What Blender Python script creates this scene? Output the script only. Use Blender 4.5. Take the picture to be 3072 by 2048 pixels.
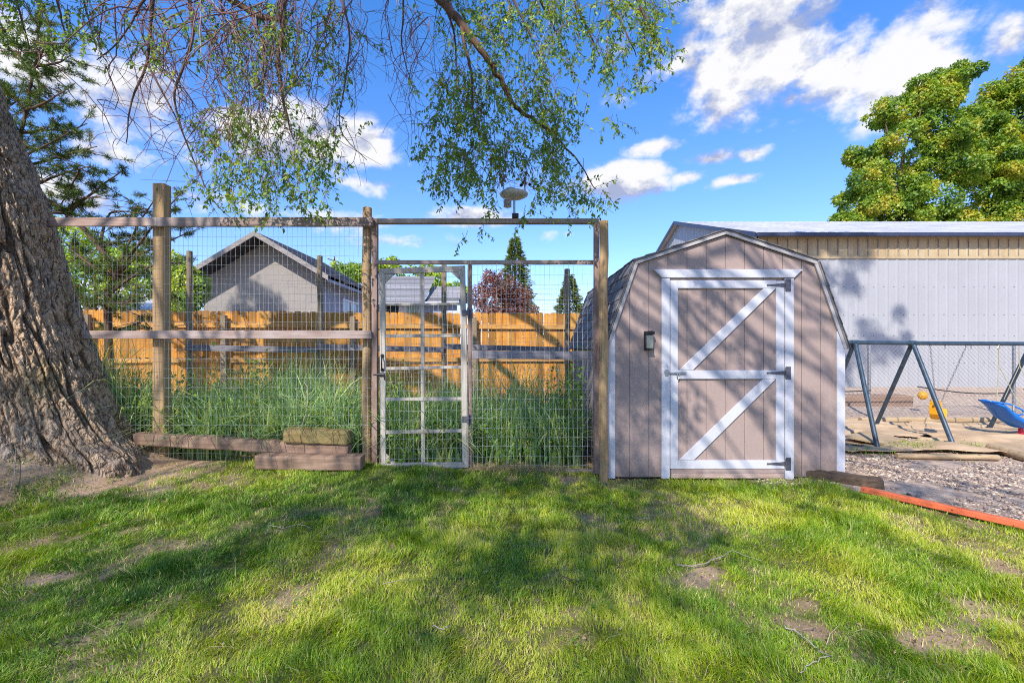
import bpy, math, random
import numpy as np
from mathutils import Vector, Matrix, noise as mnoise
R = math.radians
random.seed(7); rng = np.random.default_rng(11)
for o in list(bpy.data.objects): bpy.data.objects.remove(o)
scn = bpy.context.scene
COL = scn.collection

# ------------------------------------------------------------------ camera
CAMH = 1.35; F = 1323.0; CX = 1536.0; CY = 1045.0
cam = bpy.data.objects.new('camera', bpy.data.cameras.new('camera')); COL.objects.link(cam)
cam.location = (0, 0, CAMH); cam.rotation_euler = (R(90), 0, 0)
cam.data.sensor_width = 36; cam.data.lens = F * 36 / 3072; cam.data.shift_y = 21 / 3072
cam.data.clip_start = 0.05; cam.data.clip_end = 3000
scn.camera = cam
# ------------------------------------------------------------------ light
SUN_D = Vector((0.46, 1.0, -1.0)).normalized()
sl = bpy.data.lights.new('sun', 'SUN'); sl.energy = 4.1; sl.angle = R(0.53); sl.color = (1.0, 0.93, 0.84)
sun = bpy.data.objects.new('sun', sl); COL.objects.link(sun)
sun.rotation_euler = SUN_D.to_track_quat('-Z', 'Y').to_euler()
el = math.asin(-SUN_D.z); az = math.atan2(-SUN_D.x, -SUN_D.y)
scn.view_settings.view_transform = 'Standard'; scn.view_settings.look = 'None'
scn.view_settings.exposure = 0.62; scn.view_settings.gamma = 1.0
scn.cycles.max_bounces = 6; scn.cycles.transparent_max_bounces = 8
scn.cycles.use_denoising = False; scn.cycles.filter_width = 1.05; scn.cycles.sample_clamp_indirect = 4

def build_world():
    w = bpy.data.worlds.new('World'); scn.world = w; w.use_nodes = True
    nt = w.node_tree; N = nt.nodes; L = nt.links; N.clear()
    out = N.new('ShaderNodeOutputWorld'); bg = N.new('ShaderNodeBackground'); L.new(bg.outputs[0], out.inputs[0])
    bg.inputs['Strength'].default_value = 0.15
    sky = N.new('ShaderNodeTexSky'); sky.sky_type = 'NISHITA'; sky.sun_disc = False
    sky.sun_elevation = el; sky.sun_rotation = az; sky.altitude = 800; sky.air_density = 1.0; sky.dust_density = 0.5; sky.ozone_density = 2.0
    tc = N.new('ShaderNodeTexCoord'); sep = N.new('ShaderNodeSeparateXYZ'); L.new(tc.outputs['Generated'], sep.inputs[0])
    def M(op, a, b=None, c=None):
        n = N.new('ShaderNodeMath'); n.operation = op
        for i, v in enumerate((a, b, c)):
            if v is None: continue
            if isinstance(v, (int, float)): n.inputs[i].default_value = v
            else: L.new(v, n.inputs[i])
        return n.outputs[0]
    azi = M('ARCTAN2', sep.outputs[0], sep.outputs[1]); ele = M('ARCSINE', sep.outputs[2])
    cmb = N.new('ShaderNodeCombineXYZ'); L.new(azi, cmb.inputs[0]); L.new(ele, cmb.inputs[1])
    blobs = [(2330,150,470,185,1.05),(2660,170,260,180,1.0),(2500,190,320,150,1.05),(2450,290,330,90,.85),(2370,300,80,60,.9),(2060,190,260,140,.75),(2250,30,400,110,.9),
             (460,290,290,150,.95),(700,400,330,110,.9),(900,430,200,110,.85),(1090,440,170,75,1),(1130,560,190,36,.7),(860,640,420,50,.75),
             (1850,552,230,62,1.05),(1700,560,200,50,.8),(1960,440,100,30,.95),(2140,475,130,30,1.0),(2250,462,80,30,1.05),(2070,530,90,28,1.0),(2200,540,120,26,1.0),
             (1400,650,200,30,.75),(250,600,300,70,.8),(330,460,200,60,.7),(1240,730,230,34,.65),(1700,700,160,26,.6),(3040,110,160,70,.6),(2230,605,60,16,.55),
             (90,180,160,120,.8)]
    tot = None
    for (px, py, rx, ry, wt) in blobs:
        a = math.atan2(px - CX, F); h = math.hypot(F, px - CX); e = math.atan2(CY - py, h)
        k = F / h
        ra = rx / F * k * k; re = ry / F * k
        v = N.new('ShaderNodeVectorMath'); v.operation = 'SUBTRACT'; L.new(cmb.outputs[0], v.inputs[0]); v.inputs[1].default_value = (a, e, 0)
        v2 = N.new('ShaderNodeVectorMath'); v2.operation = 'MULTIPLY'; L.new(v.outputs[0], v2.inputs[0]); v2.inputs[1].default_value = (1 / ra, 1 / re, 0)
        v3 = N.new('ShaderNodeVectorMath'); v3.operation = 'LENGTH'; L.new(v2.outputs[0], v3.inputs[0])
        m = M('MULTIPLY', M('MAXIMUM', M('SUBTRACT', 1.25, v3.outputs['Value']), 0), wt)
        tot = m if tot is None else M('MAXIMUM', tot, m)
    def fbm(off, scale, detail=10, rough=0.60, dist=0.1):
        mp = N.new('ShaderNodeMapping'); L.new(tc.outputs['Generated'], mp.inputs[0])
        mp.inputs['Location'].default_value = off; mp.inputs['Scale'].default_value = (1, 1, 1.45)
        n = N.new('ShaderNodeTexNoise'); n.inputs['Scale'].default_value = scale; n.inputs['Detail'].default_value = detail
        n.inputs['Roughness'].default_value = rough; n.inputs['Distortion'].default_value = dist
        L.new(mp.outputs[0], n.inputs['Vector']); return n.outputs['Fac']
    n1 = fbm((0.3, 0.1, 0), 7.0); n2 = fbm((0.3, 0.1, 0.055), 7.0)
    n3 = fbm((2, 1, 0), 22, 6)
    behind = M('MULTIPLY', M('MAXIMUM', M('MULTIPLY', sep.outputs[1], -1.0), 0), 0.7)
    tot = M('MAXIMUM', tot, behind)
    d = M('ADD', tot, M('MULTIPLY', M('SUBTRACT', n1, 0.5), 3.4)); d = M('ADD', d, M('MULTIPLY', M('SUBTRACT', n3, 0.5), 0.7))
    mr = N.new('ShaderNodeMapRange'); mr.interpolation_type = 'SMOOTHSTEP'; L.new(d, mr.inputs[0])
    mr.inputs[1].default_value = 0.28; mr.inputs[2].default_value = 0.95
    gate = N.new('ShaderNodeMapRange'); L.new(tot, gate.inputs[0]); gate.inputs[1].default_value = 0.0; gate.inputs[2].default_value = 0.3
    alpha = M('MULTIPLY', mr.outputs[0], gate.outputs[0])
    # underside shading: thick parts go lilac grey, upper edges stay white
    sh = M('ADD', M('MULTIPLY', M('SUBTRACT', n1, n2), 5.0), 0.62); sh = M('SUBTRACT', sh, M('MULTIPLY', M('MAXIMUM', M('SUBTRACT', d, 1.0), 0), 0.30))
    cr = N.new('ShaderNodeValToRGB'); L.new(sh, cr.inputs[0])
    cr.color_ramp.elements[0].position = 0.1; cr.color_ramp.elements[0].color = (0.40, 0.46, 0.68, 1)
    cr.color_ramp.elements[1].position = 0.75; cr.color_ramp.elements[1].color = (0.95, 0.95, 0.97, 1)
    cs = N.new('ShaderNodeVectorMath'); cs.operation = 'SCALE'; L.new(cr.outputs[0], cs.inputs[0]); cs.inputs['Scale'].default_value = 4.5
    tint = N.new('ShaderNodeVectorMath'); tint.operation = 'MULTIPLY'; L.new(sky.outputs[0], tint.inputs[0]); tr_ = N.new('ShaderNodeValToRGB'); L.new(ele, tr_.inputs[0]); tr_.color_ramp.elements[0].position = 0.0; tr_.color_ramp.elements[0].color = (0.64, 0.66, 0.93, 1)
    tr_.color_ramp.elements[1].position = 0.75; tr_.color_ramp.elements[1].color = (0.24, 0.66, 1.05, 1)
    t2 = N.new('ShaderNodeVectorMath'); t2.operation = 'SCALE'; L.new(tr_.outputs[0], t2.inputs[0]); t2.inputs['Scale'].default_value = 1.42; L.new(t2.outputs[0], tint.inputs[1])
    mx = N.new('ShaderNodeMix'); mx.data_type = 'RGBA'; L.new(alpha, mx.inputs['Factor']); L.new(tint.outputs[0], mx.inputs['A']); L.new(cs.outputs[0], mx.inputs['B'])
    L.new(mx.outputs['Result'], bg.inputs['Color'])
build_world()

# ------------------------------------------------------------------ helpers
def P(px, py, Y): return Vector(((px - CX) * Y / F, Y, CAMH - (py - CY) * Y / F))
WL = {}
def link(o, parent, loc):
    COL.objects.link(o)
    if parent is not None:
        o.parent = parent; pl = WL[parent.name]; o.location = Vector(loc) - pl
    else: o.location = loc
    WL[o.name] = Vector(loc)
def tag(o, label=None, cat=None, group=None, kind=None):
    if label: o['label'] = label
    if cat: o['category'] = cat
    if group: o['group'] = group
    if kind: o['kind'] = kind
    return o
def thing(name, label, cat, loc=(0, 0, 0), group=None):
    o = bpy.data.objects.new(name, None); o.empty_display_size = 0.1; link(o, None, loc)
    return tag(o, label, cat, group)
def copy_tree(o, parent, loc, label=None):
    c = o.copy(); COL.objects.link(c)
    if parent is not None: c.parent = parent
    c.location = loc; WL[c.name] = Vector(loc)
    if label: c['label'] = label
    for ch in list(o.children): copy_tree(ch, c, ch.location)
    return c
class MB:
    def __init__(s): s.v = []; s.f = []; s.t = []
    def add(s, vs, fs, t=0.5):
        n = len(s.v); s.v += [tuple(v) for v in vs]; s.f += [tuple(i + n for i in f) for f in fs]; s.t += [t] * len(vs); return s
    def box(s, x0, x1, y0, y1, z0, z1, t=0.5):
        return s.add([(x0,y0,z0),(x1,y0,z0),(x1,y1,z0),(x0,y1,z0),(x0,y0,z1),(x1,y0,z1),(x1,y1,z1),(x0,y1,z1)],
                     [(0,3,2,1),(4,5,6,7),(0,1,5,4),(1,2,6,5),(2,3,7,6),(3,0,4,7)], t)
    def prism(s, poly, y0, y1, t=0.5):            # polygon in x,z (counter-clockwise seen from -y), extruded along y
        n = len(poly)
        vs = [(x, y0, z) for x, z in poly] + [(x, y1, z) for x, z in poly]
        fs = [tuple(range(n)), tuple(range(2 * n - 1, n - 1, -1))] + [(i, n + i, n + (i + 1) % n, (i + 1) % n) for i in range(n)]
        return s.add(vs, fs, t)
    def bar(s, a, b, w, h, up=(0, 0, 1), t=0.5):   # w across, h along up
        a = Vector(a); b = Vector(b); d = (b - a).normalized(); u = Vector(up); sd = d.cross(u).normalized(); u = sd.cross(d).normalized()
        vs = [p + sd * (w / 2 * i) + u * (h / 2 * j) for p in (a, b) for i, j in ((-1,-1),(1,-1),(1,1),(-1,1))]
        return s.add(vs, [(0,1,2,3),(7,6,5,4),(0,4,5,1),(1,5,6,2),(2,6,7,3),(3,7,4,0)], t)
    def tube(s, pts, rad, n=6, cap=True, t=0.5):
        pts = [Vector(p) for p in pts]; m = len(pts)
        if not hasattr(rad, '__len__'): rad = [rad] * m
        vs = []; u = None
        for i, p in enumerate(pts):
            d = (pts[min(i + 1, m - 1)] - pts[max(i - 1, 0)])
            if d.length < 1e-9: d = Vector((0, 0, 1))
            d.normalize()
            if u is None: u = d.orthogonal().normalized()
            else:
                u = u - d * u.dot(d)
                if u.length < 1e-6: u = d.orthogonal()
                u.normalize()
            w = d.cross(u)
            for k in range(n):
                a = 2 * math.pi * k / n; vs.append(p + (u * math.cos(a) + w * math.sin(a)) * rad[i])
        fs = [(i * n + k, i * n + (k + 1) % n, (i + 1) * n + (k + 1) % n, (i + 1) * n + k) for i in range(m - 1) for k in range(n)]
        if cap: fs += [tuple(range(n))[::-1], tuple((m - 1) * n + k for k in range(n))]
        return s.add(vs, fs, t)
    def lathe(s, c, prof, n=16, axis='z', t=0.5):
        c = Vector(c); vs = []
        for r, h in prof:
            for k in range(n):
                a = 2 * math.pi * k / n
                q = {'z': (r*math.cos(a), r*math.sin(a), h), 'y': (r*math.cos(a), h, r*math.sin(a)), 'x': (h, r*math.cos(a), r*math.sin(a))}[axis]
                vs.append(c + Vector(q))
        m = len(prof)
        fs = [(i*n+k, i*n+(k+1)%n, (i+1)*n+(k+1)%n, (i+1)*n+k) for i in range(m-1) for k in range(n)]
        fs += [tuple(range(n))[::-1], tuple((m-1)*n+k for k in range(n))]
        return s.add(vs, fs, t)
    def build(s, name, mat, parent=None, loc=None, bevel=0, smooth=False, wob=0, sub=0):
        if loc is None: loc = WL[parent.name] if parent is not None else (0, 0, 0)
        loc = Vector(loc)
        me = bpy.data.meshes.new(name); me.from_pydata([tuple(Vector(v) - loc) for v in s.v], [], s.f)
        a = me.attributes.new('tint', 'FLOAT', 'POINT'); a.data.foreach_set('value', s.t)
        me.materials.append(mat); me.validate(); me.update()
        o = bpy.data.objects.new(name, me); link(o, parent, loc)
        if smooth: me.shade_smooth()
        if bevel:
            b = o.modifiers.new('bevel', 'BEVEL'); b.width = bevel; b.segments = 2; b.limit_method = 'ANGLE'
        if sub:
            m = o.modifiers.new('sub', 'SUBSURF'); m.subdivision_type = 'SIMPLE'; m.levels = sub; m.render_levels = sub
        if wob:
            tx = bpy.data.textures.new('wobble', 'CLOUDS'); tx.noise_scale = 0.12
            m = o.modifiers.new('wob', 'DISPLACE'); m.texture = tx; m.strength = wob; m.mid_level = 0.5; m.texture_coords = 'OBJECT' if False else 'GLOBAL'
        return o
def npobj(name, V, Fc, mat, parent=None, loc=None, tint=None, smooth=False):
    """V (n,3) world positions, Fc (m,k) faces all with k corners"""
    if loc is None: loc = WL[parent.name] if parent is not None else (0, 0, 0)
    V = np.asarray(V, dtype=np.float32) - np.array(tuple(loc), dtype=np.float32); Fc = np.asarray(Fc, dtype=np.int32)
    me = bpy.data.meshes.new(name); me.vertices.add(len(V)); me.vertices.foreach_set('co', V.ravel())
    m, k = Fc.shape; me.loops.add(m * k); me.loops.foreach_set('vertex_index', Fc.ravel())
    me.polygons.add(m); me.polygons.foreach_set('loop_start', np.arange(0, m * k, k, dtype=np.int32))
    if tint is not None:
        a = me.attributes.new('tint', 'FLOAT', 'POINT'); a.data.foreach_set('value', np.asarray(tint, dtype=np.float32))
    me.materials.append(mat); me.update(calc_edges=True)
    if smooth: me.polygons.foreach_set('use_smooth', np.ones(m, dtype=bool))
    o = bpy.data.objects.new(name, me); link(o, parent, Vector(loc)); return o
def hsh(i, j, k, s):
    n = (i.astype(np.int64) * 73856093) ^ (j.astype(np.int64) * 19349663) ^ (k.astype(np.int64) * 83492791) ^ (s * 2654435761)
    n = (n ^ (n >> 13)) * 1274126177 & 0x7fffffff
    n = (n ^ (n >> 16)) & 0xffffff
    return n / float(0xffffff)
def vnoise(x, y, z=None, s=1):
    x = np.asarray(x, float); y = np.asarray(y, float); z = np.zeros_like(x) if z is None else np.asarray(z, float)
    i, j, k = np.floor(x), np.floor(y), np.floor(z); fx, fy, fz = x - i, y - j, z - k
    fx, fy, fz = [q * q * (3 - 2 * q) for q in (fx, fy, fz)]
    r = 0
    for a in (0, 1):
        for b in (0, 1):
            for c in (0, 1):
                r = r + hsh(i + a, j + b, k + c, s) * (fx if a else 1 - fx) * (fy if b else 1 - fy) * (fz if c else 1 - fz)
    return r
def fbm(x, y, z=None, s=1, o=4):
    r = 0; a = 0.5; t = 0
    for q in range(o):
        f = 2 ** q; r = r + a * vnoise(x * f, y * f, None if z is None else z * f, s + q); t += a; a *= 0.5
    return r / t
def sst(a, b, x):
    t = np.clip((x - a) / (b - a), 0, 1); return t * t * (3 - 2 * t)

# ------------------------------------------------------------------ materials
class NT:
    def __init__(s, name):
        s.m = bpy.data.materials.new(name); s.m.use_nodes = True; s.t = s.m.node_tree; s.N = s.t.nodes; s.L = s.t.links
        s.b = s.N['Principled BSDF']; s.out = s.N['Material Output']
    def tc(s, kind='Object', scale=(1, 1, 1), loc=(0, 0, 0)):
        t = s.N.new('ShaderNodeTexCoord'); m = s.N.new('ShaderNodeMapping'); s.L.new(t.outputs[kind], m.inputs[0])
        m.inputs['Scale'].default_value = scale; m.inputs['Location'].default_value = loc; return m.outputs[0]
    def noise(s, vec, scale, detail=4, rough=0.55, dist=0):
        n = s.N.new('ShaderNodeTexNoise'); s.L.new(vec, n.inputs['Vector']); n.inputs['Scale'].default_value = scale
        n.inputs['Detail'].default_value = detail; n.inputs['Roughness'].default_value = rough; n.inputs['Distortion'].default_value = dist; return n.outputs['Fac']
    def vor(s, vec, scale, feat='F1', out='Distance'):
        n = s.N.new('ShaderNodeTexVoronoi'); n.feature = feat; s.L.new(vec, n.inputs['Vector']); n.inputs['Scale'].default_value = scale; return n.outputs[out]
    def ramp(s, fac, stops):
        n = s.N.new('ShaderNodeValToRGB'); s.L.new(fac, n.inputs[0]); e = n.color_ramp.elements
        while len(e) < len(stops): e.new(0.5)
        for q, (p, c) in zip(e, stops): q.position = p; q.color = (*c, 1) if len(c) == 3 else c
        return n.outputs[0]
    def mix(s, fac, a, b, mode='MIX'):
        n = s.N.new('ShaderNodeMix'); n.data_type = 'RGBA'; n.blend_type = mode
        for key, v in (('Factor', fac), ('A', a), ('B', b)):
            if isinstance(v, (int, float)): n.inputs[key].default_value = v
            elif isinstance(v, tuple): n.inputs[key].default_value = (*v, 1)
            else: s.L.new(v, n.inputs[key])
        return n.outputs['Result']
    def math(s, op, a, b=0.0):
        n = s.N.new('ShaderNodeMath'); n.operation = op
        for i, v in enumerate((a, b)):
            if isinstance(v, (int, float)): n.inputs[i].default_value = v
            else: s.L.new(v, n.inputs[i])
        return n.outputs[0]
    def attr(s, name='tint'):
        n = s.N.new('ShaderNodeAttribute'); n.attribute_name = name; return n.outputs['Fac']
    def bump(s, h, st=0.3, dist=0.01):
        n = s.N.new('ShaderNodeBump'); n.inputs['Strength'].default_value = st; n.inputs['Distance'].default_value = dist; s.L.new(h, n.inputs['Height'])
        s.L.new(n.outputs[0], s.b.inputs['Normal']); return n.outputs[0]
    def col(s, c):
        if isinstance(c, tuple): s.b.inputs['Base Color'].default_value = (*c, 1)
        else: s.L.new(c, s.b.inputs['Base Color'])
    def set(s, rough=0.6, metal=0.0, spec=0.4):
        s.b.inputs['Roughness'].default_value = rough; s.b.inputs['Metallic'].default_value = metal; s.b.inputs['Specular IOR Level'].default_value = spec; return s.m

def wood(name, light, dark, axis='x', st=1.0, blotch=None, bl=0.35, fine=60, spec=0.2):
    n = NT(name); k = {'x': (0.05, 1, 1), 'y': (1, 0.05, 1), 'z': (1, 1, 0.05)}[axis]
    v = n.tc('Object', k); g = n.noise(v, fine, 5, 0.6, 0.6); g2 = n.noise(v, fine * 0.28, 3, 0.5, 1.5)
    f = n.mix(0.5, g, g2); mid = tuple((a + b) / 2 for a, b in zip(light, dark))
    c = n.ramp(f, [(0.3, dark), (0.47, mid), (0.66, light)])
    big = n.noise(n.tc('Object', (1, 1, 1)), 3.2, 4, 0.6)
    if blotch: c = n.mix(n.ramp(big, [(0.42, (0, 0, 0)), (0.66, (bl,) * 3)]), c, blotch)
    kn = n.vor(n.tc('Object', {'x': (0.45, 1, 1), 'y': (1, .45, 1), 'z': (1, 1, .45)}[axis]), 6.5)
    c = n.mix(n.ramp(kn, [(0.03, (0.75,) * 3), (0.1, (0, 0, 0))]), c, tuple(d * 0.35 for d in dark))
    ti = n.attr(); c = n.mix(1.0, c, n.ramp(ti, [(0.0, (0.66, 0.64, 0.62)), (0.5, (1, 1, 1)), (1.0, (1.3, 1.2, 1.08))]), 'MULTIPLY')
    n.col(c); n.bump(f, 0.55 * st, 0.006); return n.set(0.82, 0, spec)
def plain(name, c, rough=0.6, metal=0, var=0.12, scale=8, bump=0.0, spec=0.4, bs=90):
    n = NT(name); f = n.noise(n.tc(), scale, 5, 0.6)
    n.col(n.ramp(f, [(0.3, tuple(x * (1 - var) for x in c)), (0.7, tuple(min(1, x * (1 + var)) for x in c))]))
    if bump: n.bump(n.noise(n.tc(), bs, 4), bump, 0.004)
    return n.set(rough, metal, spec)
def leafmat(name, cols, trans=0.4, rough=0.55):
    n = NT(name); t = n.attr(); c = n.ramp(t, [(i / (len(cols) - 1), q) for i, q in enumerate(cols)])
    N, L = n.N, n.L; N.remove(n.b)
    df = N.new('ShaderNodeBsdfDiffuse'); tr = N.new('ShaderNodeBsdfTranslucent'); gl = N.new('ShaderNodeBsdfGlossy'); gl.inputs['Roughness'].default_value = rough
    gl.inputs['Color'].default_value = (0.6, 0.65, 0.6, 1)
    L.new(c, df.inputs[0]); c2 = n.mix(1.0, c, (1.35, 1.25, 0.5), 'MULTIPLY'); L.new(c2, tr.inputs[0])
    m1 = N.new('ShaderNodeMixShader'); m1.inputs[0].default_value = trans; L.new(df.outputs[0], m1.inputs[1]); L.new(tr.outputs[0], m1.inputs[2])
    m2 = N.new('ShaderNodeMixShader'); m2.inputs[0].default_value = 0.06; L.new(m1.outputs[0], m2.inputs[1]); L.new(gl.outputs[0], m2.inputs[2])
    L.new(m2.outputs[0], n.out.inputs[0]); return n.m

M = {}
M['white_trim'] = plain('white_trim', (0.54, 0.54, 0.59), 0.5, 0, 0.07, 2, 0.06)
M['rail'] = wood('weathered_rail', (0.40, 0.31, 0.28), (0.17, 0.115, 0.105), 'x', blotch=(0.47, 0.42, 0.41), bl=0.5)
M['railz'] = wood('weathered_upright', (0.34, 0.23, 0.19), (0.15, 0.09, 0.07), 'z', blotch=(0.40, 0.30, 0.26), bl=0.5)
M['post'] = wood('treated_post', (0.54, 0.36, 0.19), (0.23, 0.13, 0.06), 'z', blotch=(0.36, 0.27, 0.14), bl=0.5)
M['postgrey'] = wood('old_grey_post', (0.34, 0.27, 0.18), (0.15, 0.11, 0.07), 'z')
M['gate'] = wood('bleached_gate_wood', (0.52, 0.48, 0.42), (0.25, 0.21, 0.18), 'z', st=0.8)
M['gatex'] = wood('bleached_gate_rail', (0.52, 0.48, 0.42), (0.25, 0.21, 0.18), 'x', st=0.8)
M['greyrail'] = wood('grey_rail', (0.30, 0.28, 0.31), (0.12, 0.105, 0.12), 'x')
M['timber'] = wood('landscape_timber', (0.36, 0.24, 0.17), (0.15, 0.09, 0.06), 'x', 1.5, blotch=(0.24, 0.16, 0.12), fine=45)
M['block'] = wood('mossy_timber', (0.33, 0.24, 0.11), (0.11, 0.075, 0.03), 'x', 1.5, blotch=(0.17, 0.15, 0.05), fine=45)
M['cedar'] = wood('cedar_picket', (0.60, 0.29, 0.05), (0.26, 0.085, 0.012), 'z', blotch=(0.62, 0.37, 0.09), bl=0.5, fine=40)
M['cedarx'] = wood('cedar_rail', (0.62, 0.36, 0.11), (0.28, 0.12, 0.03), 'x', fine=40)
M['darktie'] = wood('dark_tie', (0.13, 0.09, 0.06), (0.04, 0.028, 0.018), 'x', 1.5)
M['log'] = wood('pale_log', (0.50, 0.37, 0.22), (0.24, 0.16, 0.09), 'x')
M['hinge'] = plain('dull_hinge_metal', (0.10, 0.10, 0.125), 0.5, 0.3, 0.3, 30, 0.2)
M['black'] = plain('black_iron', (0.025, 0.027, 0.035), 0.45, 0.4, 0.3, 30, 0.2)
M['rake'] = plain('grey_white_rake', (0.40, 0.375, 0.37), 0.6, 0, 0.12, 4, 0.1)
M['steel'] = plain('galvanised', (0.40, 0.41, 0.43), 0.4, 0.85, 0.2, 40)
M['wire'] = plain('galvanised_wire', (0.62, 0.62, 0.60), 0.5, 0.0, 0.1, 10)
M['oldwire'] = plain('chain_link_wire', (0.20, 0.20, 0.21), 0.55, 0.3, 0.2, 10)
M['swing'] = plain('blue_grey_paint', (0.042, 0.07, 0.10), 0.35, 0.2, 0.35, 14, 0.1)
M['yellow'] = plain('yellow_plastic', (0.72, 0.33, 0.015), 0.45, 0, 0.08)
M['blue'] = plain('blue_plastic', (0.01, 0.16, 0.62), 0.3, 0, 0.06)
M['red'] = plain('red_plastic', (0.60, 0.02, 0.05), 0.35, 0, 0.06)
M['orange'] = wood('orange_painted_board', (0.80, 0.19, 0.08), (0.55, 0.10, 0.04), 'x', 0.6, blotch=(0.50, 0.15, 0.08))
M['rope'] = plain('rope', (0.35, 0.33, 0.22), 0.9)
M['rubber'] = plain('black_hose', (0.02, 0.02, 0.022), 0.5)
M['wplastic'] = plain('white_plastic', (0.62, 0.62, 0.66), 0.4, 0, 0.05)
M['glass'] = plain('lamp_glass', (0.20, 0.22, 0.20), 0.12, 0, 0.1)
M['pane'] = plain('window_pane', (0.10, 0.13, 0.17), 0.08, 0, 0.2, 3)
M['cloth'] = plain('window_curtain', (0.30, 0.42, 0.38), 0.5)
def m_siding(name, c):
    n = NT(name); v = n.tc('Object', (1, 1, 0.12)); g = n.noise(v, 90, 5, 0.65, 0.3); s = n.noise(n.tc('Object', (0.25, 1, 1.0)), 120, 3, 0.6)
    f = n.mix(0.5, g, s); big = n.noise(n.tc(), 1.8, 4)
    cc = n.ramp(f, [(0.3, tuple(x * 0.82 for x in c)), (0.6, c)])
    cc = n.mix(n.ramp(big, [(0.35, (0, 0, 0)), (0.75, (0.35,) * 3)]), cc, tuple(x * 1.12 for x in c))
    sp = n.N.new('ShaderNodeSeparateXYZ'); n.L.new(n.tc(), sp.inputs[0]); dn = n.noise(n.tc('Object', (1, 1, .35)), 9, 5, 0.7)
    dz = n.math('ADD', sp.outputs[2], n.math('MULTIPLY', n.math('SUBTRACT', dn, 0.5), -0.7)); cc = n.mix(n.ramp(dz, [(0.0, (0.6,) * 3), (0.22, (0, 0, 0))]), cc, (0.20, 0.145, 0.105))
    st = n.noise(n.tc('Object', (1, 1, .06)), 7, 4, 0.6); cc = n.mix(n.ramp(st, [(0.55, (0, 0, 0)), (0.72, (0.35,) * 3)]), cc, tuple(x * 0.78 for x in c))
    n.col(cc); n.bump(f, 0.5, 0.004); return n.set(0.7, 0, 0.25)
M['siding'] = m_siding('taupe_siding', (0.36, 0.272, 0.245))
M['sideboard'] = wood('grey_side_board', (0.42, 0.37, 0.36), (0.2, 0.16, 0.15), 'z')
def m_shingle(name, c, dark):
    n = NT(name); a = n.attr(); g = n.noise(n.tc(), 260, 3, 0.7); g2 = n.noise(n.tc('Object', (1, 6, 1)), 7, 4)
    cc = n.ramp(n.mix(0.5, g, g2), [(0.3, dark), (0.7, c)])
    cc = n.mix(1.0, cc, n.ramp(a, [(0, (0.6,) * 3), (1, (1.35,) * 3)]), 'MULTIPLY'); n.col(cc); n.bump(g, 0.6, 0.004); return n.set(0.9, 0, 0.15)
M['shingle'] = m_shingle('grey_shingle', (0.27, 0.255, 0.26), (0.10, 0.094, 0.098))
M['houseroof'] = m_shingle('house_shingle', (0.30, 0.27, 0.27), (0.13, 0.115, 0.115))
M['paleroof'] = m_shingle('pale_shingle', (0.31, 0.30, 0.31), (0.18, 0.175, 0.185))
M['whitemetal'] = plain('white_sheet_metal', (0.36, 0.365, 0.38), 0.5, 0, 0.05, 0.8)
M['roofmetal'] = plain('galvanised_roof', (0.50, 0.49, 0.50), 0.45, 0.1, 0.2, 1.2)
M['gutter'] = plain('dark_gutter', (0.035, 0.045, 0.085), 0.4, 0, 0.2)
def m_fibre():
    n = NT('fibreglass_panel'); v = n.tc('Object', (1, 1, 0.15)); g = n.noise(v, 5, 5, 0.7); b = n.noise(n.tc(), 1.1, 3)
    c = n.ramp(n.mix(0.5, g, b), [(0.3, (0.30, 0.20, 0.11)), (0.5, (0.44, 0.34, 0.20)), (0.7, (0.55, 0.46, 0.31))]); n.col(c); return n.set(0.6, 0, 0.3)
M['fibre'] = m_fibre()
M['housewall'] = plain('beige_stucco', (0.30, 0.275, 0.25), 0.9, 0, 0.06, 3, 0.2)
M['soffit'] = plain('dark_soffit', (0.028, 0.027, 0.032), 0.8)
M['bluewall'] = plain('blue_grey_siding', (0.27, 0.31, 0.40), 0.8, 0, 0.08, 2)
M['fascia'] = wood('old_fascia', (0.36, 0.33, 0.31), (0.18, 0.155, 0.14), 'x', fine=12)
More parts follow.
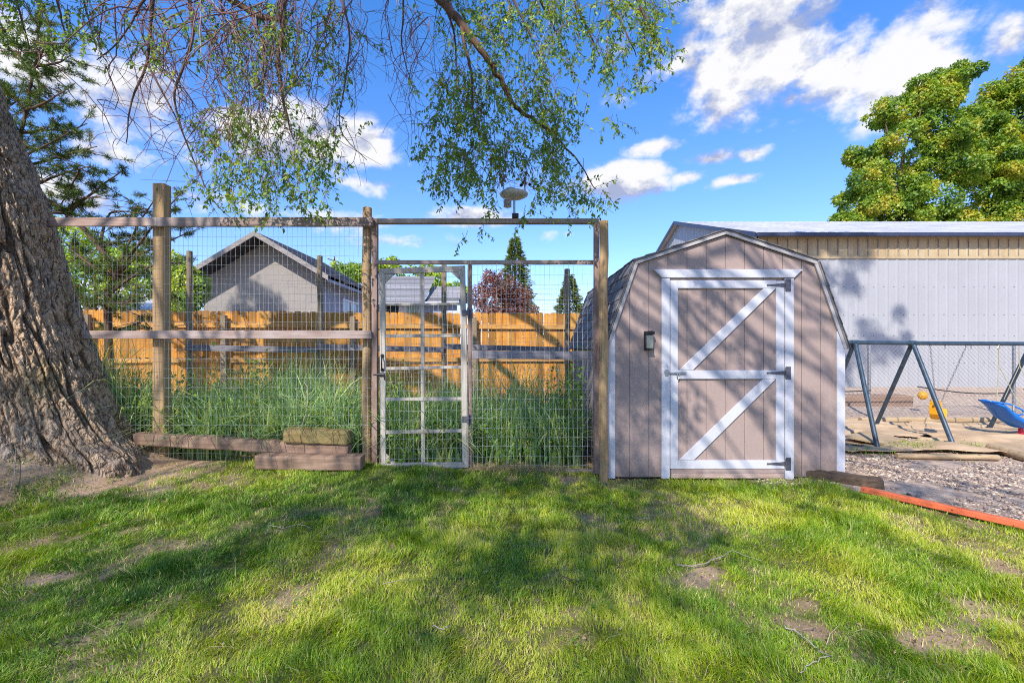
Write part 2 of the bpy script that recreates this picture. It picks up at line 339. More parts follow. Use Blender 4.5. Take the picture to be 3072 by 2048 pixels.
def m_bark():
    n = NT('elm_bark'); v = n.tc('Object', (1, 1, 0.3)); g = n.noise(v, 26, 8, 0.7, 0.6); b = n.noise(n.tc('Object', (1, 1, 0.5)), 2.6, 6, 0.65); fine = n.noise(n.tc('Object', (1, 1, .45)), 95, 5, 0.7)
    t = n.attr()
    base = n.ramp(n.mix(0.5, g, fine), [(0.3, (0.30, 0.185, 0.11)), (0.5, (0.56, 0.39, 0.25)), (0.7, (0.74, 0.56, 0.39))])
    base = n.mix(n.ramp(b, [(0.48, (0, 0, 0)), (0.66, (0.38,) * 3)]), base, n.ramp(fine, [(0.3, (0.25, 0.245, 0.24)), (0.7, (0.50, 0.49, 0.48))]))
    b2 = n.noise(n.tc('Object', (1, 1, .6), (5, 3, 1)), 2.0, 5, 0.6)
    base = n.mix(n.ramp(b2, [(0.5, (0, 0, 0)), (0.68, (0.55,) * 3)]), base, (0.27, 0.20, 0.07))
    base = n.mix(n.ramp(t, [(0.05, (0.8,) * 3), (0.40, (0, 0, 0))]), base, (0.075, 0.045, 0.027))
    wp = n.noise(n.tc('Object', (1, 1, .5)), 4.5, 4, 0.6); vv = n.N.new('ShaderNodeVectorMath'); vv.operation = 'MULTIPLY_ADD'
    n.L.new(n.mix(1.0, wp, (1, 1, 1), 'MULTIPLY'), vv.inputs[0]); vv.inputs[1].default_value = (.35, .35, .35); n.L.new(n.tc('Object', (1, 1, 0.30)), vv.inputs[2])
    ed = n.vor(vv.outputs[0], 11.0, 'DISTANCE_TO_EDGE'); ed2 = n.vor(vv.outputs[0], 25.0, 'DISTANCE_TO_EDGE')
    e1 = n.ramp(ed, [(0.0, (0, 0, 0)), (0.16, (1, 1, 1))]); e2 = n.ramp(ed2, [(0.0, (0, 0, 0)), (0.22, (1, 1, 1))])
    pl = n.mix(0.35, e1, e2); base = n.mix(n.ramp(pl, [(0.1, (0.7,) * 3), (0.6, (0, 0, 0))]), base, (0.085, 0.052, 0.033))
    n.col(base); n.bump(n.mix(0.45, pl, n.mix(0.5, g, fine)), 1.0, 0.045); return n.set(0.95, 0, 0.1)
M['bark'] = m_bark()
M['limb'] = wood('limb_bark', (0.17, 0.105, 0.07), (0.06, 0.035, 0.022), 'z', 1.5, fine=50)
M['twig'] = plain('purple_brown_twig', (0.17, 0.085, 0.085), 0.8, 0, 0.3, 6)
M['greytwig'] = plain('dead_grey_twig', (0.33, 0.28, 0.25), 0.9, 0, 0.2, 20)
M['elm'] = leafmat('elm_leaf', [(0.06, 0.14, 0.02), (0.12, 0.24, 0.02), (0.24, 0.38, 0.02), (0.50, 0.56, 0.03)], 0.45)
M['needle'] = leafmat('pine_needle', [(0.05, 0.09, 0.02), (0.10, 0.16, 0.025), (0.22, 0.29, 0.03), (0.45, 0.19, 0.06)], 0.2)
M['maple'] = leafmat('maple_leaf', [(0.07, 0.16, 0.02), (0.17, 0.30, 0.02), (0.33, 0.44, 0.03), (0.56, 0.48, 0.05)], 0.4)
M['shrub'] = leafmat('bright_shrub_leaf', [(0.13, 0.25, 0.02), (0.34, 0.48, 0.02), (0.58, 0.64, 0.04)], 0.4)
M['plum'] = leafmat('plum_leaf', [(0.10, 0.035, 0.03), (0.24, 0.08, 0.06), (0.38, 0.17, 0.09)], 0.3)
M['fir'] = leafmat('fir_needle', [(0.07, 0.11, 0.03), (0.16, 0.21, 0.04), (0.32, 0.33, 0.07)], 0.2)
M['grass'] = leafmat('lawn_blade', [(0.055, 0.16, 0.004), (0.16, 0.32, 0.005), (0.32, 0.46, 0.008), (0.56, 0.60, 0.02), (0.72, 0.62, 0.27)], 0.35)
M['wheat'] = leafmat('garden_blade', [(0.14, 0.27, 0.12), (0.27, 0.44, 0.20), (0.40, 0.56, 0.16), (0.60, 0.68, 0.22), (0.82, 0.60, 0.10)], 0.35)
M['weed'] = leafmat('broad_leaf', [(0.07, 0.17, 0.015), (0.15, 0.30, 0.02), (0.27, 0.42, 0.03)], 0.35)
M['straw'] = leafmat('dry_straw', [(0.35, 0.25, 0.12), (0.55, 0.42, 0.24)], 0.1)
M['litter'] = leafmat('fallen_leaf', [(0.12, 0.07, 0.035), (0.28, 0.18, 0.09), (0.48, 0.36, 0.20)], 0.1)
def m_ground():
    n = NT('ground_soil'); v = n.tc(); a = n.noise(v, 3, 6, 0.65); b = n.noise(v, 55, 6, 0.75); c = n.noise(v, 12, 5)
    soil = n.ramp(n.mix(0.45, a, b), [(0.32, (0.20, 0.12, 0.075)), (0.5, (0.38, 0.255, 0.175)), (0.68, (0.56, 0.42, 0.30))])
    grav = n.ramp(n.mix(0.6, b, c), [(0.34, (0.22, 0.155, 0.12)), (0.5, (0.44, 0.33, 0.25)), (0.64, (0.64, 0.50, 0.37))])
    thatch = n.ramp(n.mix(0.5, b, c), [(0.35, (0.035, 0.055, 0.015)), (0.5, (0.09, 0.10, 0.03)), (0.68, (0.22, 0.18, 0.08))])
    far = n.ramp(n.mix(0.5, b, a), [(0.35, (0.07, 0.10, 0.03)), (0.65, (0.16, 0.17, 0.06))])
    x = n.mix(n.attr('grassy'), soil, thatch); x = n.mix(n.attr('gravelly'), x, grav); x = n.mix(n.attr('far'), x, far)
    n.col(x); n.bump(n.mix(0.5, b, c), 0.7, 0.02); return n.set(0.95, 0, 0.1)
M['ground'] = m_ground()
def m_stone():
    n = NT('gravel_stone'); t = n.attr(); c = n.ramp(t, [(0, (0.10, 0.075, 0.075)), (0.4, (0.30, 0.225, 0.19)), (0.7, (0.50, 0.38, 0.27)), (1, (0.70, 0.58, 0.44))])
    n.col(c); return n.set(0.85, 0, 0.2)
M['stone'] = m_stone()
def m_tarp():
    n = NT('brown_fabric'); g = n.noise(n.tc(), 2.2, 6, 0.6); f = n.noise(n.tc(), 140, 3)
    n.col(n.ramp(n.mix(0.35, g, f), [(0.35, (0.36, 0.24, 0.14)), (0.65, (0.58, 0.42, 0.26))])); n.bump(f, 0.3, 0.003); return n.set(0.85, 0, 0.2)
M['tarp'] = m_tarp()

# ------------------------------------------------------------------ ground
BARK_C = (-5.5, 4.45)
def gz(x, y):
    x = np.asarray(x, float); y = np.asarray(y, float)
    z = 0.075 * sst(0.6, -2.6, x) * sst(1.5, 4.2, y)
    z = z + 0.05 * sst(4.0, 4.9, y) * sst(1.2, 0.2, x)
    d = np.sqrt(((x - BARK_C[0]) / 1.95) ** 2 + ((y - BARK_C[1]) / 1.65) ** 2)
    z = z + 0.42 * sst(1.02, 0.52, d)
    z = z + 0.035 * (fbm(x * 1.3 + 5, y * 1.3, s=3, o=3) - 0.5) * sst(60, 20, np.abs(x) + np.abs(y))
    z = z + 0.14 * sst(9.2, 12.5, y) * sst(3, 6, x) 
    z = z - 0.10 * sst(1.6, 2.6, y) * 0
    return z
def gravel_f(x, y): return (x - 3.26) * 0.84 + (y - 4.09) * 0.54
def bare(x, y):
    """1 = bare soil, 0 = full lawn"""
    n = fbm(x * 1.7, y * 1.7, s=21, o=4); n2 = fbm(x * 6, y * 6, s=31, o=3)
    d = np.sqrt(((x + 5.3) / 2.1) ** 2 + ((y - 4.5) / 1.25) ** 2) + (n - 0.5) * 0.8 + (n2 - .5) * .6
    b = sst(1.25, 0.72, d)
    for (px, py, rx, ry) in ((2095, 1735, 95, 60), (65, 1640, 60, 85), (170, 1745, 90, 22), (2245, 1850, 60, 40), (2440, 1905, 75, 50), (2420,1820,60,30), (2990, 1850, 110, 70), (2860, 1930, 130, 60), (3000,1700,90,30),
                             (330, 1880, 80, 40), (250, 2000, 120, 30), (1700, 1442, 60, 10)):
        Y = CAMH * F / (py - CY); X = (px - CX) * Y / F; sx = rx * Y / F; sy = ry * Y * Y / (CAMH * F)
        b = np.maximum(b, 0.9 * sst(1.3, 0.1, np.sqrt(((x - X) / sx) ** 2 + ((y - Y) / sy) ** 2) + (n2 - 0.5) * 2.8 + (n - .5) * .8))
    b = np.maximum(b, 0.6 * sst(0.62, 0.74, n)); b = np.maximum(b, 0.4 * sst(0.62, 0.76, n2))
    return np.clip(b, 0, 1)
xs = np.concatenate([-np.geomspace(900, 9, 40)[:-1], np.arange(-9, 14, 0.07), np.geomspace(14, 900, 40)])
ys = np.concatenate([-np.geomspace(600, 4, 26)[:-1], np.arange(-4, 1.2, 0.4), np.arange(1.2, 9.5, 0.06), np.geomspace(9.5, 1500, 60)])
GX, GY = np.meshgrid(xs, ys); GZ = gz(GX, GY)
V = np.stack([GX.ravel(), GY.ravel(), GZ.ravel()], 1); nx = len(xs); ny = len(ys)
ii, jj = np.meshgrid(np.arange(nx - 1), np.arange(ny - 1)); a = (jj * nx + ii).ravel()
ground = npobj('ground', V, np.stack([a, a + 1, a + nx + 1, a + nx], 1), M['ground'], smooth=True)
tag(ground, kind='structure')
def vattr(o, name, v):
    a = o.data.attributes.new(name, 'FLOAT', 'POINT'); a.data.foreach_set('value', np.asarray(v, dtype=np.float32).ravel())
gv = sst(-0.05, 0.12, gravel_f(GX, GY) + 0.25 * (fbm(GX * 3, GY * 3, s=5) - .5)) * sst(2.4, 3.4, GX)
vattr(ground, 'gravelly', gv); vattr(ground, 'grassy', np.clip((1 - bare(GX, GY)) * (GY < 4.75), 0, 1) * 0.9)
vattr(ground, 'far', sst(27, 42, np.abs(GX) * 0.6 + GY))

# ------------------------------------------------------------------ blades
def blades(x, y, z, h, w, lean, ang, tint, segs=2, droop=0.35):
    """curved tapering blades; returns V, F(tri)"""
    n = len(x); dx, dy = np.cos(ang), np.sin(ang); face = ang + rng.uniform(-1.2, 1.2, n) + np.pi / 2; sx, sy = np.cos(face), np.sin(face)
    rows = []
    for k in range(segs + 1):
        t = k / segs; off = lean * h * t * t; zz = h * (t - droop * lean * t * t * t); ww = w * (1 - t) ** 0.75 if k < segs else None
        c = np.stack([x + dx * off, y + dy * off, z + zz], 1)
        if ww is not None:
            s_ = np.stack([sx * ww / 2, sy * ww / 2, 0 * ww], 1); rows += [c - s_, c + s_]
        else: rows.append(c)
    m = len(rows); V = np.stack(rows, 1).reshape(-1, 3); tris = []
    for k in range(segs - 1): tris += [(2*k, 2*k+1, 2*k+3), (2*k, 2*k+3, 2*k+2)]
    tris.append((2 * segs - 2, 2 * segs - 1, 2 * segs))
    Fc = (np.arange(n)[:, None, None] * m + np.array(tris)[None]).reshape(-1, 3)
    return V, Fc, np.repeat(tint, m)
def lawn():
    out = []
    for (y0, y1, dens, hs, ws) in ((-.6, 1.45, 5000, 0.04, 0.0075), (1.45, 2.3, 22000, 0.036, 0.0038), (2.3, 3.2, 15000, 0.037, 0.0046), (3.2, 4.9, 9500, 0.040, 0.0058)):
        xm = 1.22 * y1 + 2.4; n = int(dens * (y1 - y0) * 2 * xm)
        x = rng.uniform(-xm, xm, n); y = rng.uniform(y0, y1, n)
        keep = (np.abs(x) < 1.2 * y + 0.25) | (rng.random(n) < .42); x, y = x[keep], y[keep]
        b = bare(x, y); patch = fbm(x * 2.3, y * 2.3, s=77, o=3); tuft = fbm(x * 9, y * 9, s=78, o=2)
        p = (1 - 0.90 * b) * (0.35 + 1.1 * tuft); p = p * (gravel_f(x, y) < 0.0 + 0.2 * (patch - .5))
        p = p * np.where((y > 4.5) & (x > 0.95) & (x < 3.5), 0, 1) * np.where((y > 4.3) & (x > 0.85) & (x < 3.6), 0.35, 1) * np.where((y > 4.72), 0.35, 1)
        keep = rng.random(len(x)) < p; x, y, patch, tuft, b = x[keep], y[keep], patch[keep], tuft[keep], b[keep]; n = len(x)
        h = hs * (0.45 + 1.1 * tuft + 0.45 * rng.random(n)) * (0.7 + 0.7 * sst(0.35, 0.65, patch)); h *= (1 - 0.4 * b)
        ang = rng.uniform(0, 2 * np.pi, n) * 0.55 + fbm(x * 4, y * 4, s=79) * 12
        dry = fbm(x * 1.6 + 9, y * 1.6, s=80, o=3); right = sst(-1.5, 2.0, x) * 0.12
        t = np.clip(0.38 + (rng.random(n) - 0.5) * 0.55 + (dry - 0.5) * 1.1 + right * 1.3, 0, 0.8)
        t = np.where(rng.random(n) < 0.06 + 0.12 * sst(0.5, 0.7, dry) + 0.25 * b, 0.97, t)
        out.append(blades(x, y, gz(x, y) - 0.004, h, ws * rng.uniform(0.6, 1.3, n), rng.uniform(0.15, 1.25, n), ang, t))
    off = 0; Vs, Fs, Ts = [], [], []
    for V, Fc, T in out: Vs.append(V); Fs.append(Fc + off); Ts.append(T); off += len(V)
    return np.concatenate(Vs), np.concatenate(Fs), np.concatenate(Ts)
V, Fc, T = lawn()
o = npobj('lawn_grass', V, Fc, M['grass'], tint=T); tag(o, 'patchy green and yellow lawn grass covering the foreground', 'grass', kind='stuff')

def leaf_quads(C, D, Nn, ln, wd, tint, fold=0.0):
    """pointed leaves: base, two sides, tip. C base points, D direction, Nn approx normal"""
    D = D / (np.linalg.norm(D, axis=1, keepdims=True) + 1e-9); S = np.cross(D, Nn); S /= (np.linalg.norm(S, axis=1, keepdims=True) + 1e-9); U = np.cross(S, D)
    ln = ln[:, None]; wd = wd[:, None]; mid = C + D * ln * 0.45 
    V = np.stack([C, mid + S * wd / 2 + U * ln * fold, C + D * ln, mid - S * wd / 2 + U * ln * fold], 1).reshape(-1, 3)
    Fc = np.arange(len(C) * 4).reshape(-1, 4); return V, Fc, np.repeat(tint, 4)
def rdir(n):
    v = rng.normal(size=(n, 3)); return v / np.linalg.norm(v, axis=1, keepdims=True)

# broad weeds in the lawn
def lawn_weeds():
    C, D, Nn, l, w, t = [], [], [], [], [], []
    spots = [(640, 1400), (480, 1420), (1850, 1430), (2100, 1450), (2430, 1440), (2540, 1450), (2520,1490), (300, 1900), (650, 1700), (900, 1850), (120, 2000), (2120, 1500), (2600, 1500)]
    pts = [( (px - CX) * CAMH / (py - CY), CAMH * F / (py - CY)) for px, py in spots]
    pts += [(rng.uniform(-4.5, 4), rng.uniform(1.7, 4.6)) for _ in range(200)]
    for q, (X, Y) in enumerate(pts):
        if gravel_f(X, Y) > 0 or (Y > 4.45 and X > 0.9): continue
        for _ in range(34 if q < 13 else 12):
            r = abs(rng.normal()) * (0.09 if q < 13 else 0.05); a = rng.uniform(0, 6.28); x = X + r * math.cos(a); y = Y + r * math.sin(a)
            C.append((x, y, float(gz(x, y)) + rng.uniform(0.015, 0.075 if q < 13 else 0.05))); D.append((math.cos(a), math.sin(a), rng.uniform(-.2, .5))); Nn.append((rng.normal()*.3, rng.normal()*.3, 1))
            l.append(rng.uniform(0.012, 0.026)); w.append(rng.uniform(0.008, 0.016)); t.append(rng.random())
    return leaf_quads(np.array(C), np.array(D), np.array(Nn), np.array(l), np.array(w), np.array(t))
V, Fc, T = lawn_weeds(); o = npobj('lawn_weeds', V, Fc, M['weed'], tint=T); tag(o, 'small broad-leaved weeds and clover scattered through the lawn', 'weeds', kind='stuff')

# gravel
def stones():
    phi = (1 + 5 ** .5) / 2
    ico = np.array([(-1,phi,0),(1,phi,0),(-1,-phi,0),(1,-phi,0),(0,-1,phi),(0,1,phi),(0,-1,-phi),(0,1,-phi),(phi,0,-1),(phi,0,1),(-phi,0,-1),(-phi,0,1)]) / 1.9
    fc = np.array([(0,11,5),(0,5,1),(0,1,7),(0,7,10),(0,10,11),(1,5,9),(5,11,4),(11,10,2),(10,7,6),(7,1,8),(3,9,4),(3,4,2),(3,2,6),(3,6,8),(3,8,9),(4,9,5),(2,4,11),(6,2,10),(8,6,7),(9,8,1)])
    n = 90000; x = rng.uniform(2.9, 8.5, n); y = rng.uniform(2.6, 9.0, n)
    g = gravel_f(x, y); cl = fbm(x * 2.2, y * 3.2, s=91, o=3)
    p = sst(0.02, 0.18, g) * sst(0.34, 0.62, cl) * (np.abs(x) < 1.2 * y + .2) * np.where((y > 5.55), 0.12, 1.0)
    p = p * np.where((x < 3.5) & (y > 4.6), 0, 1)
    k = rng.random(n) < p; x, y, cl = x[k], y[k], cl[k]
    # loose stones along the foot of the shed
    x2 = rng.uniform(2.5, 3.45, 500); y2 = rng.uniform(4.38, 4.6, 500); x = np.concatenate([x, x2]); y = np.concatenate([y, y2]); n = len(x)
    s = rng.uniform(0.0045, 0.012, n) * rng.choice([1, 1, 1, 1.6], n)
    sc = np.stack([s * rng.uniform(.8, 1.5, n), s * rng.uniform(.8, 1.4, n), s * rng.uniform(.45, .8, n)], 1)
    a = rng.uniform(0, 6.28, n); v = ico[None] * sc[:, None] * rng.uniform(.8, 1.2, (n, 12, 1))
    ca, sa = np.cos(a)[:, None], np.sin(a)[:, None]; vx = v[..., 0] * ca - v[..., 1] * sa; vy = v[..., 0] * sa + v[..., 1] * ca
    V = np.stack([vx + x[:, None], vy + y[:, None], v[..., 2] + (gz(x, y) + s * 0.3)[:, None]], 2).reshape(-1, 3)
    Fc = (np.arange(n)[:, None, None] * 12 + fc[None]).reshape(-1, 3)
    return V, Fc, np.repeat(np.clip(rng.normal(0.5, 0.3, n), 0, 1), 12)
V, Fc, T = stones(); o = npobj('gravel', V, Fc, M['stone'], tint=T); tag(o, 'loose purple grey and tan gravel beside the shed and the swing', 'gravel', kind='stuff')

# ------------------------------------------------------------------ trees helpers
def crown_leaves(blobs, n, size, name, mat, parent, up=0.35, hollow=0.55, flat=1.0, gapn=1.1, gapt=0.42, seed=1, tb=0.0):
    """leaves through ellipsoid clumps: blobs (x,y,z,rx,ry,rz)"""
    B = np.array(blobs, float); vol = (B[:, 3] * B[:, 5]) ** 1.0; pr = vol / vol.sum(); idx = rng.choice(len(B), int(n * 1.7), p=pr); q = B[idx]
    d = rdir(len(idx)); r = hollow + (1 - hollow) * rng.random(len(idx)) ** 0.7; r = np.where(rng.random(len(idx)) < 0.12, r * 1.12, r)
    C = q[:, :3] + d * q[:, 3:6] * r[:, None]
    g = fbm(C[:, 0] * gapn, C[:, 1] * gapn, C[:, 2] * gapn, s=seed, o=3); k = g > gapt; C, d, g = C[k][:n], d[k][:n], g[k][:n]; m = len(C); bi = idx[k][:n]
    g2 = fbm(C[:, 0] * gapn * 1.6 + 7, C[:, 1] * gapn, C[:, 2] * gapn * 1.6, s=seed + 9, o=2)
    nrm = d + rdir(m) * 0.8 + np.array([0, 0, up]); dr = rdir(m) + np.array([0, 0, -0.35])
    br = hsh(bi, bi * 3, bi * 7, 5)
    t = np.clip(0.42 + tb + (g2 - 0.5) * 1.5 + (rng.random(m) - .5) * 0.5 + (br - .5) * .3, 0, 1)
    V, Fc, T = leaf_quads(C, dr, nrm, size * rng.uniform(.6, 1.35, m), size * rng.uniform(.45, .9, m) * flat, t, 0.06)
    return npobj(name, V, Fc, mat, parent, tint=T)
def limbs(mb, base, tips, r0, wob=0.12, n=7):
    base = Vector(base)
    for tp in tips:
        tp = Vector(tp); L = (tp - base).length; pts = []
        for i in range(n + 1):
            t = i / n; p = base.lerp(tp, t); p.z += math.sin(t * math.pi) * L * 0.06
            if 0 < i < n: p += Vector((random.uniform(-1, 1), random.uniform(-1, 1), random.uniform(-.5, .5))) * L * wob * 0.4
            pts.append(p)
        mb.tube(pts, [r0 * (1 - 0.85 * i / n) for i in range(n + 1)], 6)
def ragged(blobs, k=5, f=.5, seed=3):
    q = random.Random(seed); out = [(x, y, z, a * .72, b * .72, c * .72) for x, y, z, a, b, c in blobs]
    for x, y, z, a, b, c in blobs:
        for _ in range(k):
            v = Vector((q.gauss(0, 1), q.gauss(0, 1), q.gauss(0, 1) + .1)).normalized(); s = f * q.uniform(.5, 1.15)
            out.append((x + v.x * a * .85, y + v.y * b * .85, z + v.z * c * .85, a * s, b * s, c * s * .8))
    return out
def bgtree(name, label, cat, base, blobs, n, size, mat, trunk_r, seed, group=None, **kw):
    t = thing(name, label, cat, base, group); mb = MB(); bx, by, bz = base
    top = max(blobs, key=lambda b: b[2]); tz = top[2]
    mb.tube([(bx, by, bz - .1), (bx + .05, by, bz + (tz - bz) * .4), (top[0], top[1], tz * 0.9)], [trunk_r, trunk_r * .7, trunk_r * .15], 8)
    limbs(mb, (bx + .03, by, bz + (tz - bz) * 0.25), [(b[0], b[1], b[2]) for b in blobs[:14]], trunk_r * .45)
    mb.build('trunk', M['limb'], t, smooth=True)
    crown_leaves(blobs, n, size, 'crown', mat, t, seed=seed, **kw); return t
def pxblob(px, py, r, Y, ry=None, dep=None):
    k = Y / F; p = P(px, py, Y); return (p.x, p.y + random.uniform(-.3, .3) * r * k, p.z, r * k, (dep or r) * k, (ry or r) * k)

#PART2
# ------------------------------------------------------------------ big elm
elm = thing('elm_tree', 'huge leaning tree with deeply furrowed grey-brown bark and drooping branches over the yard', 'tree', (BARK_C[0], BARK_C[1], 0.1))
def elm_trunk():
    Yc = BARK_C[1]; lev = [(5.6, 1.25, .50), (4.7, 1.19, .54), (4.10, 1.158, .57), (3.42, 1.100, .59), (2.90, 1.052, .61), (2.33, 1.018, .63), (1.63, .972, .67), (1.06, .922, .73), (.78, .892, .80), (.60, .870, .88), (.45, .845, .96), (.3, .80, 1.05), (-.15, .78, 1.12)]
    zs = []; cs = []; rs = []
    for z, xr, r in lev:
        k = Yc / 4.4; want = xr  # apparent right silhouette
        lo, hi = 2.0, 9.0
        for _ in range(40):
            c = (lo + hi) / 2; D = math.hypot(c, Yc); ap = math.tan(math.atan2(c, Yc) - math.asin(r * 0.97 / D))
            if ap < want: lo = c
            else: hi = c
        zs.append(z); cs.append(-c); rs.append(r)
    zs, cs, rs = [np.array(q[::-1]) for q in (zs, cs, rs)]
    nz, na = 860, 640
    z = np.linspace(-.15, 5.6, nz)[:, None]; a = np.linspace(0, 2 * np.pi, na, endpoint=False)[None]
    zz = z[:, 0]; c = np.interp(zz, zs, cs); r = np.interp(zz, zs, rs)
    ker = np.ones(15) / 15; c = np.convolve(np.pad(c, 7, 'edge'), ker, 'valid'); r = np.convolve(np.pad(r, 7, 'edge'), ker, 'valid')
    # buttress roots
    fl = sst(1.3, 0.0, z); lob = 0.10 * np.cos(5 * a + 0.8) + 0.05 * np.cos(9 * a + 2.0 + z * .6)
    rad = r[:, None] * (1 + lob * fl * 0.8 + 0.015 * np.cos(3 * a + z))
    U = np.cos(a) * 1.0; W = np.sin(a) * 1.0; rr = 6.2
    x0, y0 = U * rr * r.mean(), W * rr * r.mean(); zq = z + 0 * a
    wx = fbm(x0 * 1.1, y0 * 1.1, zq * 1.6, s=41, o=3) - .5; wy = fbm(x0 * 1.1 + 9, y0 * 1.1, zq * 1.6, s=42, o=3) - .5
    def ridge(fr, fz, s, w=1.6):
        n = fbm(x0 * fr + wx * w, y0 * fr + wy * w, zq * fz + wx * 1.6, s=s, o=2); return 1 - np.clip(np.abs(n - 0.5) * 9.5, 0, 1)
    cr1 = ridge(2.1, 1.1, 51); cr2 = ridge(4.4, 2.4, 52, 2.5); cr3 = ridge(4.2, 9.0, 53, 2.5)
    n4 = fbm(x0 * 9, y0 * 9, zq * 13, s=54, o=4); n5 = fbm(x0 * 2.5, y0 * 2.5, zq * 3, s=55, o=3)
    crk = np.maximum(np.maximum(sst(.1, .9, cr1), 0.6 * sst(.25, 1, cr2)), 0.45 * sst(.4, 1, cr3))
    base = sst(1.2, 0.2, zq)
    disp = -0.046 * crk + 0.055 * (n4 - .5) + 0.04 * (n5 - .5) * (1 + 1.5 * base) + base * 0.05 * (fbm(x0 * 3, y0 * 3, zq * 7, s=57, o=4) - .5)
    rad = rad + disp
    X = c[:, None] + rad * U; Yv = BARK_C[1] + rad * W * np.where(W < 0, 1 - .25 * sst(1.2, .2, zq), 1)
    V = np.stack([X, Yv, zq], 2).reshape(-1, 3); i, j = np.meshgrid(np.arange(na), np.arange(nz - 1)); p = (j * na + i).ravel(); q = (j * na + (i + 1) % na).ravel()
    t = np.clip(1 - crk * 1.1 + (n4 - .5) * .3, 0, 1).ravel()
    return V, np.stack([p, q, q + na, p + na], 1), t, (c[-1], r[-1])
V, Fc, T, (ctx, ctr) = elm_trunk(); npobj('trunk', V, Fc, M['bark'], elm, tint=T, smooth=True)
FORK = Vector((ctx - .1, BARK_C[1], 5.5))
vis = MB()
def limb(pts, r0, r1, n=8, mb=vis):
    # smooth polyline through the points
    pts = [Vector(p) for p in pts]; out = []
    for i in range(len(pts) - 1):
        p0 = pts[max(i - 1, 0)]; p1 = pts[i]; p2 = pts[i + 1]; p3 = pts[min(i + 2, len(pts) - 1)]
        for k in range(5):
            t = k / 5; out.append(0.5 * ((2 * p1) + (p2 - p0) * t + (2 * p0 - 5 * p1 + 4 * p2 - p3) * t * t + (3 * p1 - p0 - 3 * p2 + p3) * t ** 3))
    out.append(pts[-1]); m = len(out)
    out = [p + Vector((random.gauss(0, 1), random.gauss(0, 1), random.gauss(0, 1))) * r0 * 0.12 for p in out]
    mb.tube(out, [r0 + (r1 - r0) * (i / (m - 1)) ** 0.8 for i in range(m)], n); return out
up = lambda px, py, Y: P(px, py, Y)
limb([FORK, (-4.9, 4.3, 7.0), (-3.2, 4.0, 6.6), P(855, -330, 4.1)], .17, .05)
mainA = limb([P(855, -330, 4.1), P(862, -80, 4.1), P(850, 60, 4.1), P(838, 190, 4.15), P(850, 300, 4.2), P(880, 420, 4.25)], .045, .005)
limb([FORK, (-4.6, 4.6, 7.6), (-2.6, 4.4, 7.2), P(1200, -420, 4.4)], .2, .065)
mainB = limb([P(1200, -420, 4.4), P(1270, -90, 4.4), P(1330, 10, 4.4), P(1382, 70, 4.4), P(1440, 150, 4.4), P(1500, 235, 4.45), P(1545, 320, 4.5), P(1600, 355, 4.5), P(1655, 400, 4.5), P(1725, 470, 4.5), P(1790, 575, 4.5)], .062, .004)
limb([P(1382, 70, 4.4), P(1398, 150, 4.35), P(1415, 230, 4.3), P(1418, 330, 4.3), P(1440, 420, 4.3)], .022, .006)
limb([P(1325, 0, 4.4), P(1360, 90, 4.5), P(1370, 200, 4.55), P(1380, 280, 4.6)], .014, .005)
limb([P(560, -300, 4.4), P(640, -60, 4.4), P(760, 40, 4.3), P(842, 62, 4.12)], .05, .02)
limb([P(560, -300, 4.4), P(565, -40, 4.4), P(578, 100, 4.4), P(548, 205, 4.4), P(523, 300, 4.4), P(575, 470, 4.4), P(640, 600, 4.4), P(700, 660, 4.4)], .022, .003)
limb([P(500, -280, 4.2), P(462, -30, 4.2), P(440, 190, 4.2), P(395, 300, 4.2), P(380, 430, 4.2)], .022, .004)
limb([P(440, 190, 4.2), P(500, 300, 4.2), P(535, 370, 4.2), P(580, 480, 4.3)], .012, .003)
limb([P(500, -100, 4.2), P(420, 20, 4.2), P(400, 60, 4.2), P(350, 130, 4.2), P(290, 180, 4.25)], .016, .004)
limb([P(700, -200, 4.6), P(660, -20, 4.6), P(690, 90, 4.6), P(740, 180, 4.6)], .016, .004)
limb([P(1000, -200, 4.2), P(1030, 0, 4.2), P(1050, 120, 4.2), P(1035, 250, 4.2), P(1020, 385, 4.2), P(1100, 480, 4.2)], .014, .003)
limb([P(1180, -200, 4.6), P(1210, 0, 4.6), P(1205, 130, 4.6), P(1230, 240, 4.6)], .016, .004)
for q in ((1560, 4.3), (1640, 4.7), (1740, 4.5), (1850, 4.6), (1930, 4.4)):
    limb([P(q[0] - 350, -450, q[1]), P(q[0] - 90, -120, q[1]), P(q[0], 40, q[1]), P(q[0] + 60, 170, q[1])], .03, .004)
for q in ((60, 5.0), (180, 4.8), (260, 5.1)):
    limb([P(q[0] - 150, -450, q[1]), P(q[0] - 40, -120, q[1]), P(q[0], 40, q[1]), P(q[0] + 30, 150, q[1])], .025, .004)
vis.build('limb', M['limb'], elm, smooth=True)
tw = MB(); gtw = MB(); gtw2 = MB(); LC, LD, LN, LL, LW, LT = [], [], [], [], [], []
def wander(p0, d, L, n, curl, down):
    pts = [Vector(p0)]; d = Vector(d).normalized(); st = L / n; cv = Vector((random.gauss(0, 1), random.gauss(0, 1), random.gauss(0, .6))) * curl
    for i in range(n):
        cv += Vector((random.gauss(0, 1), random.gauss(0, 1), random.gauss(0, .6))) * curl * 0.6
        d = (d + cv * 0.25 + Vector((0, 0, -down))).normalized(); pts.append(pts[-1] + d * st)
    return pts
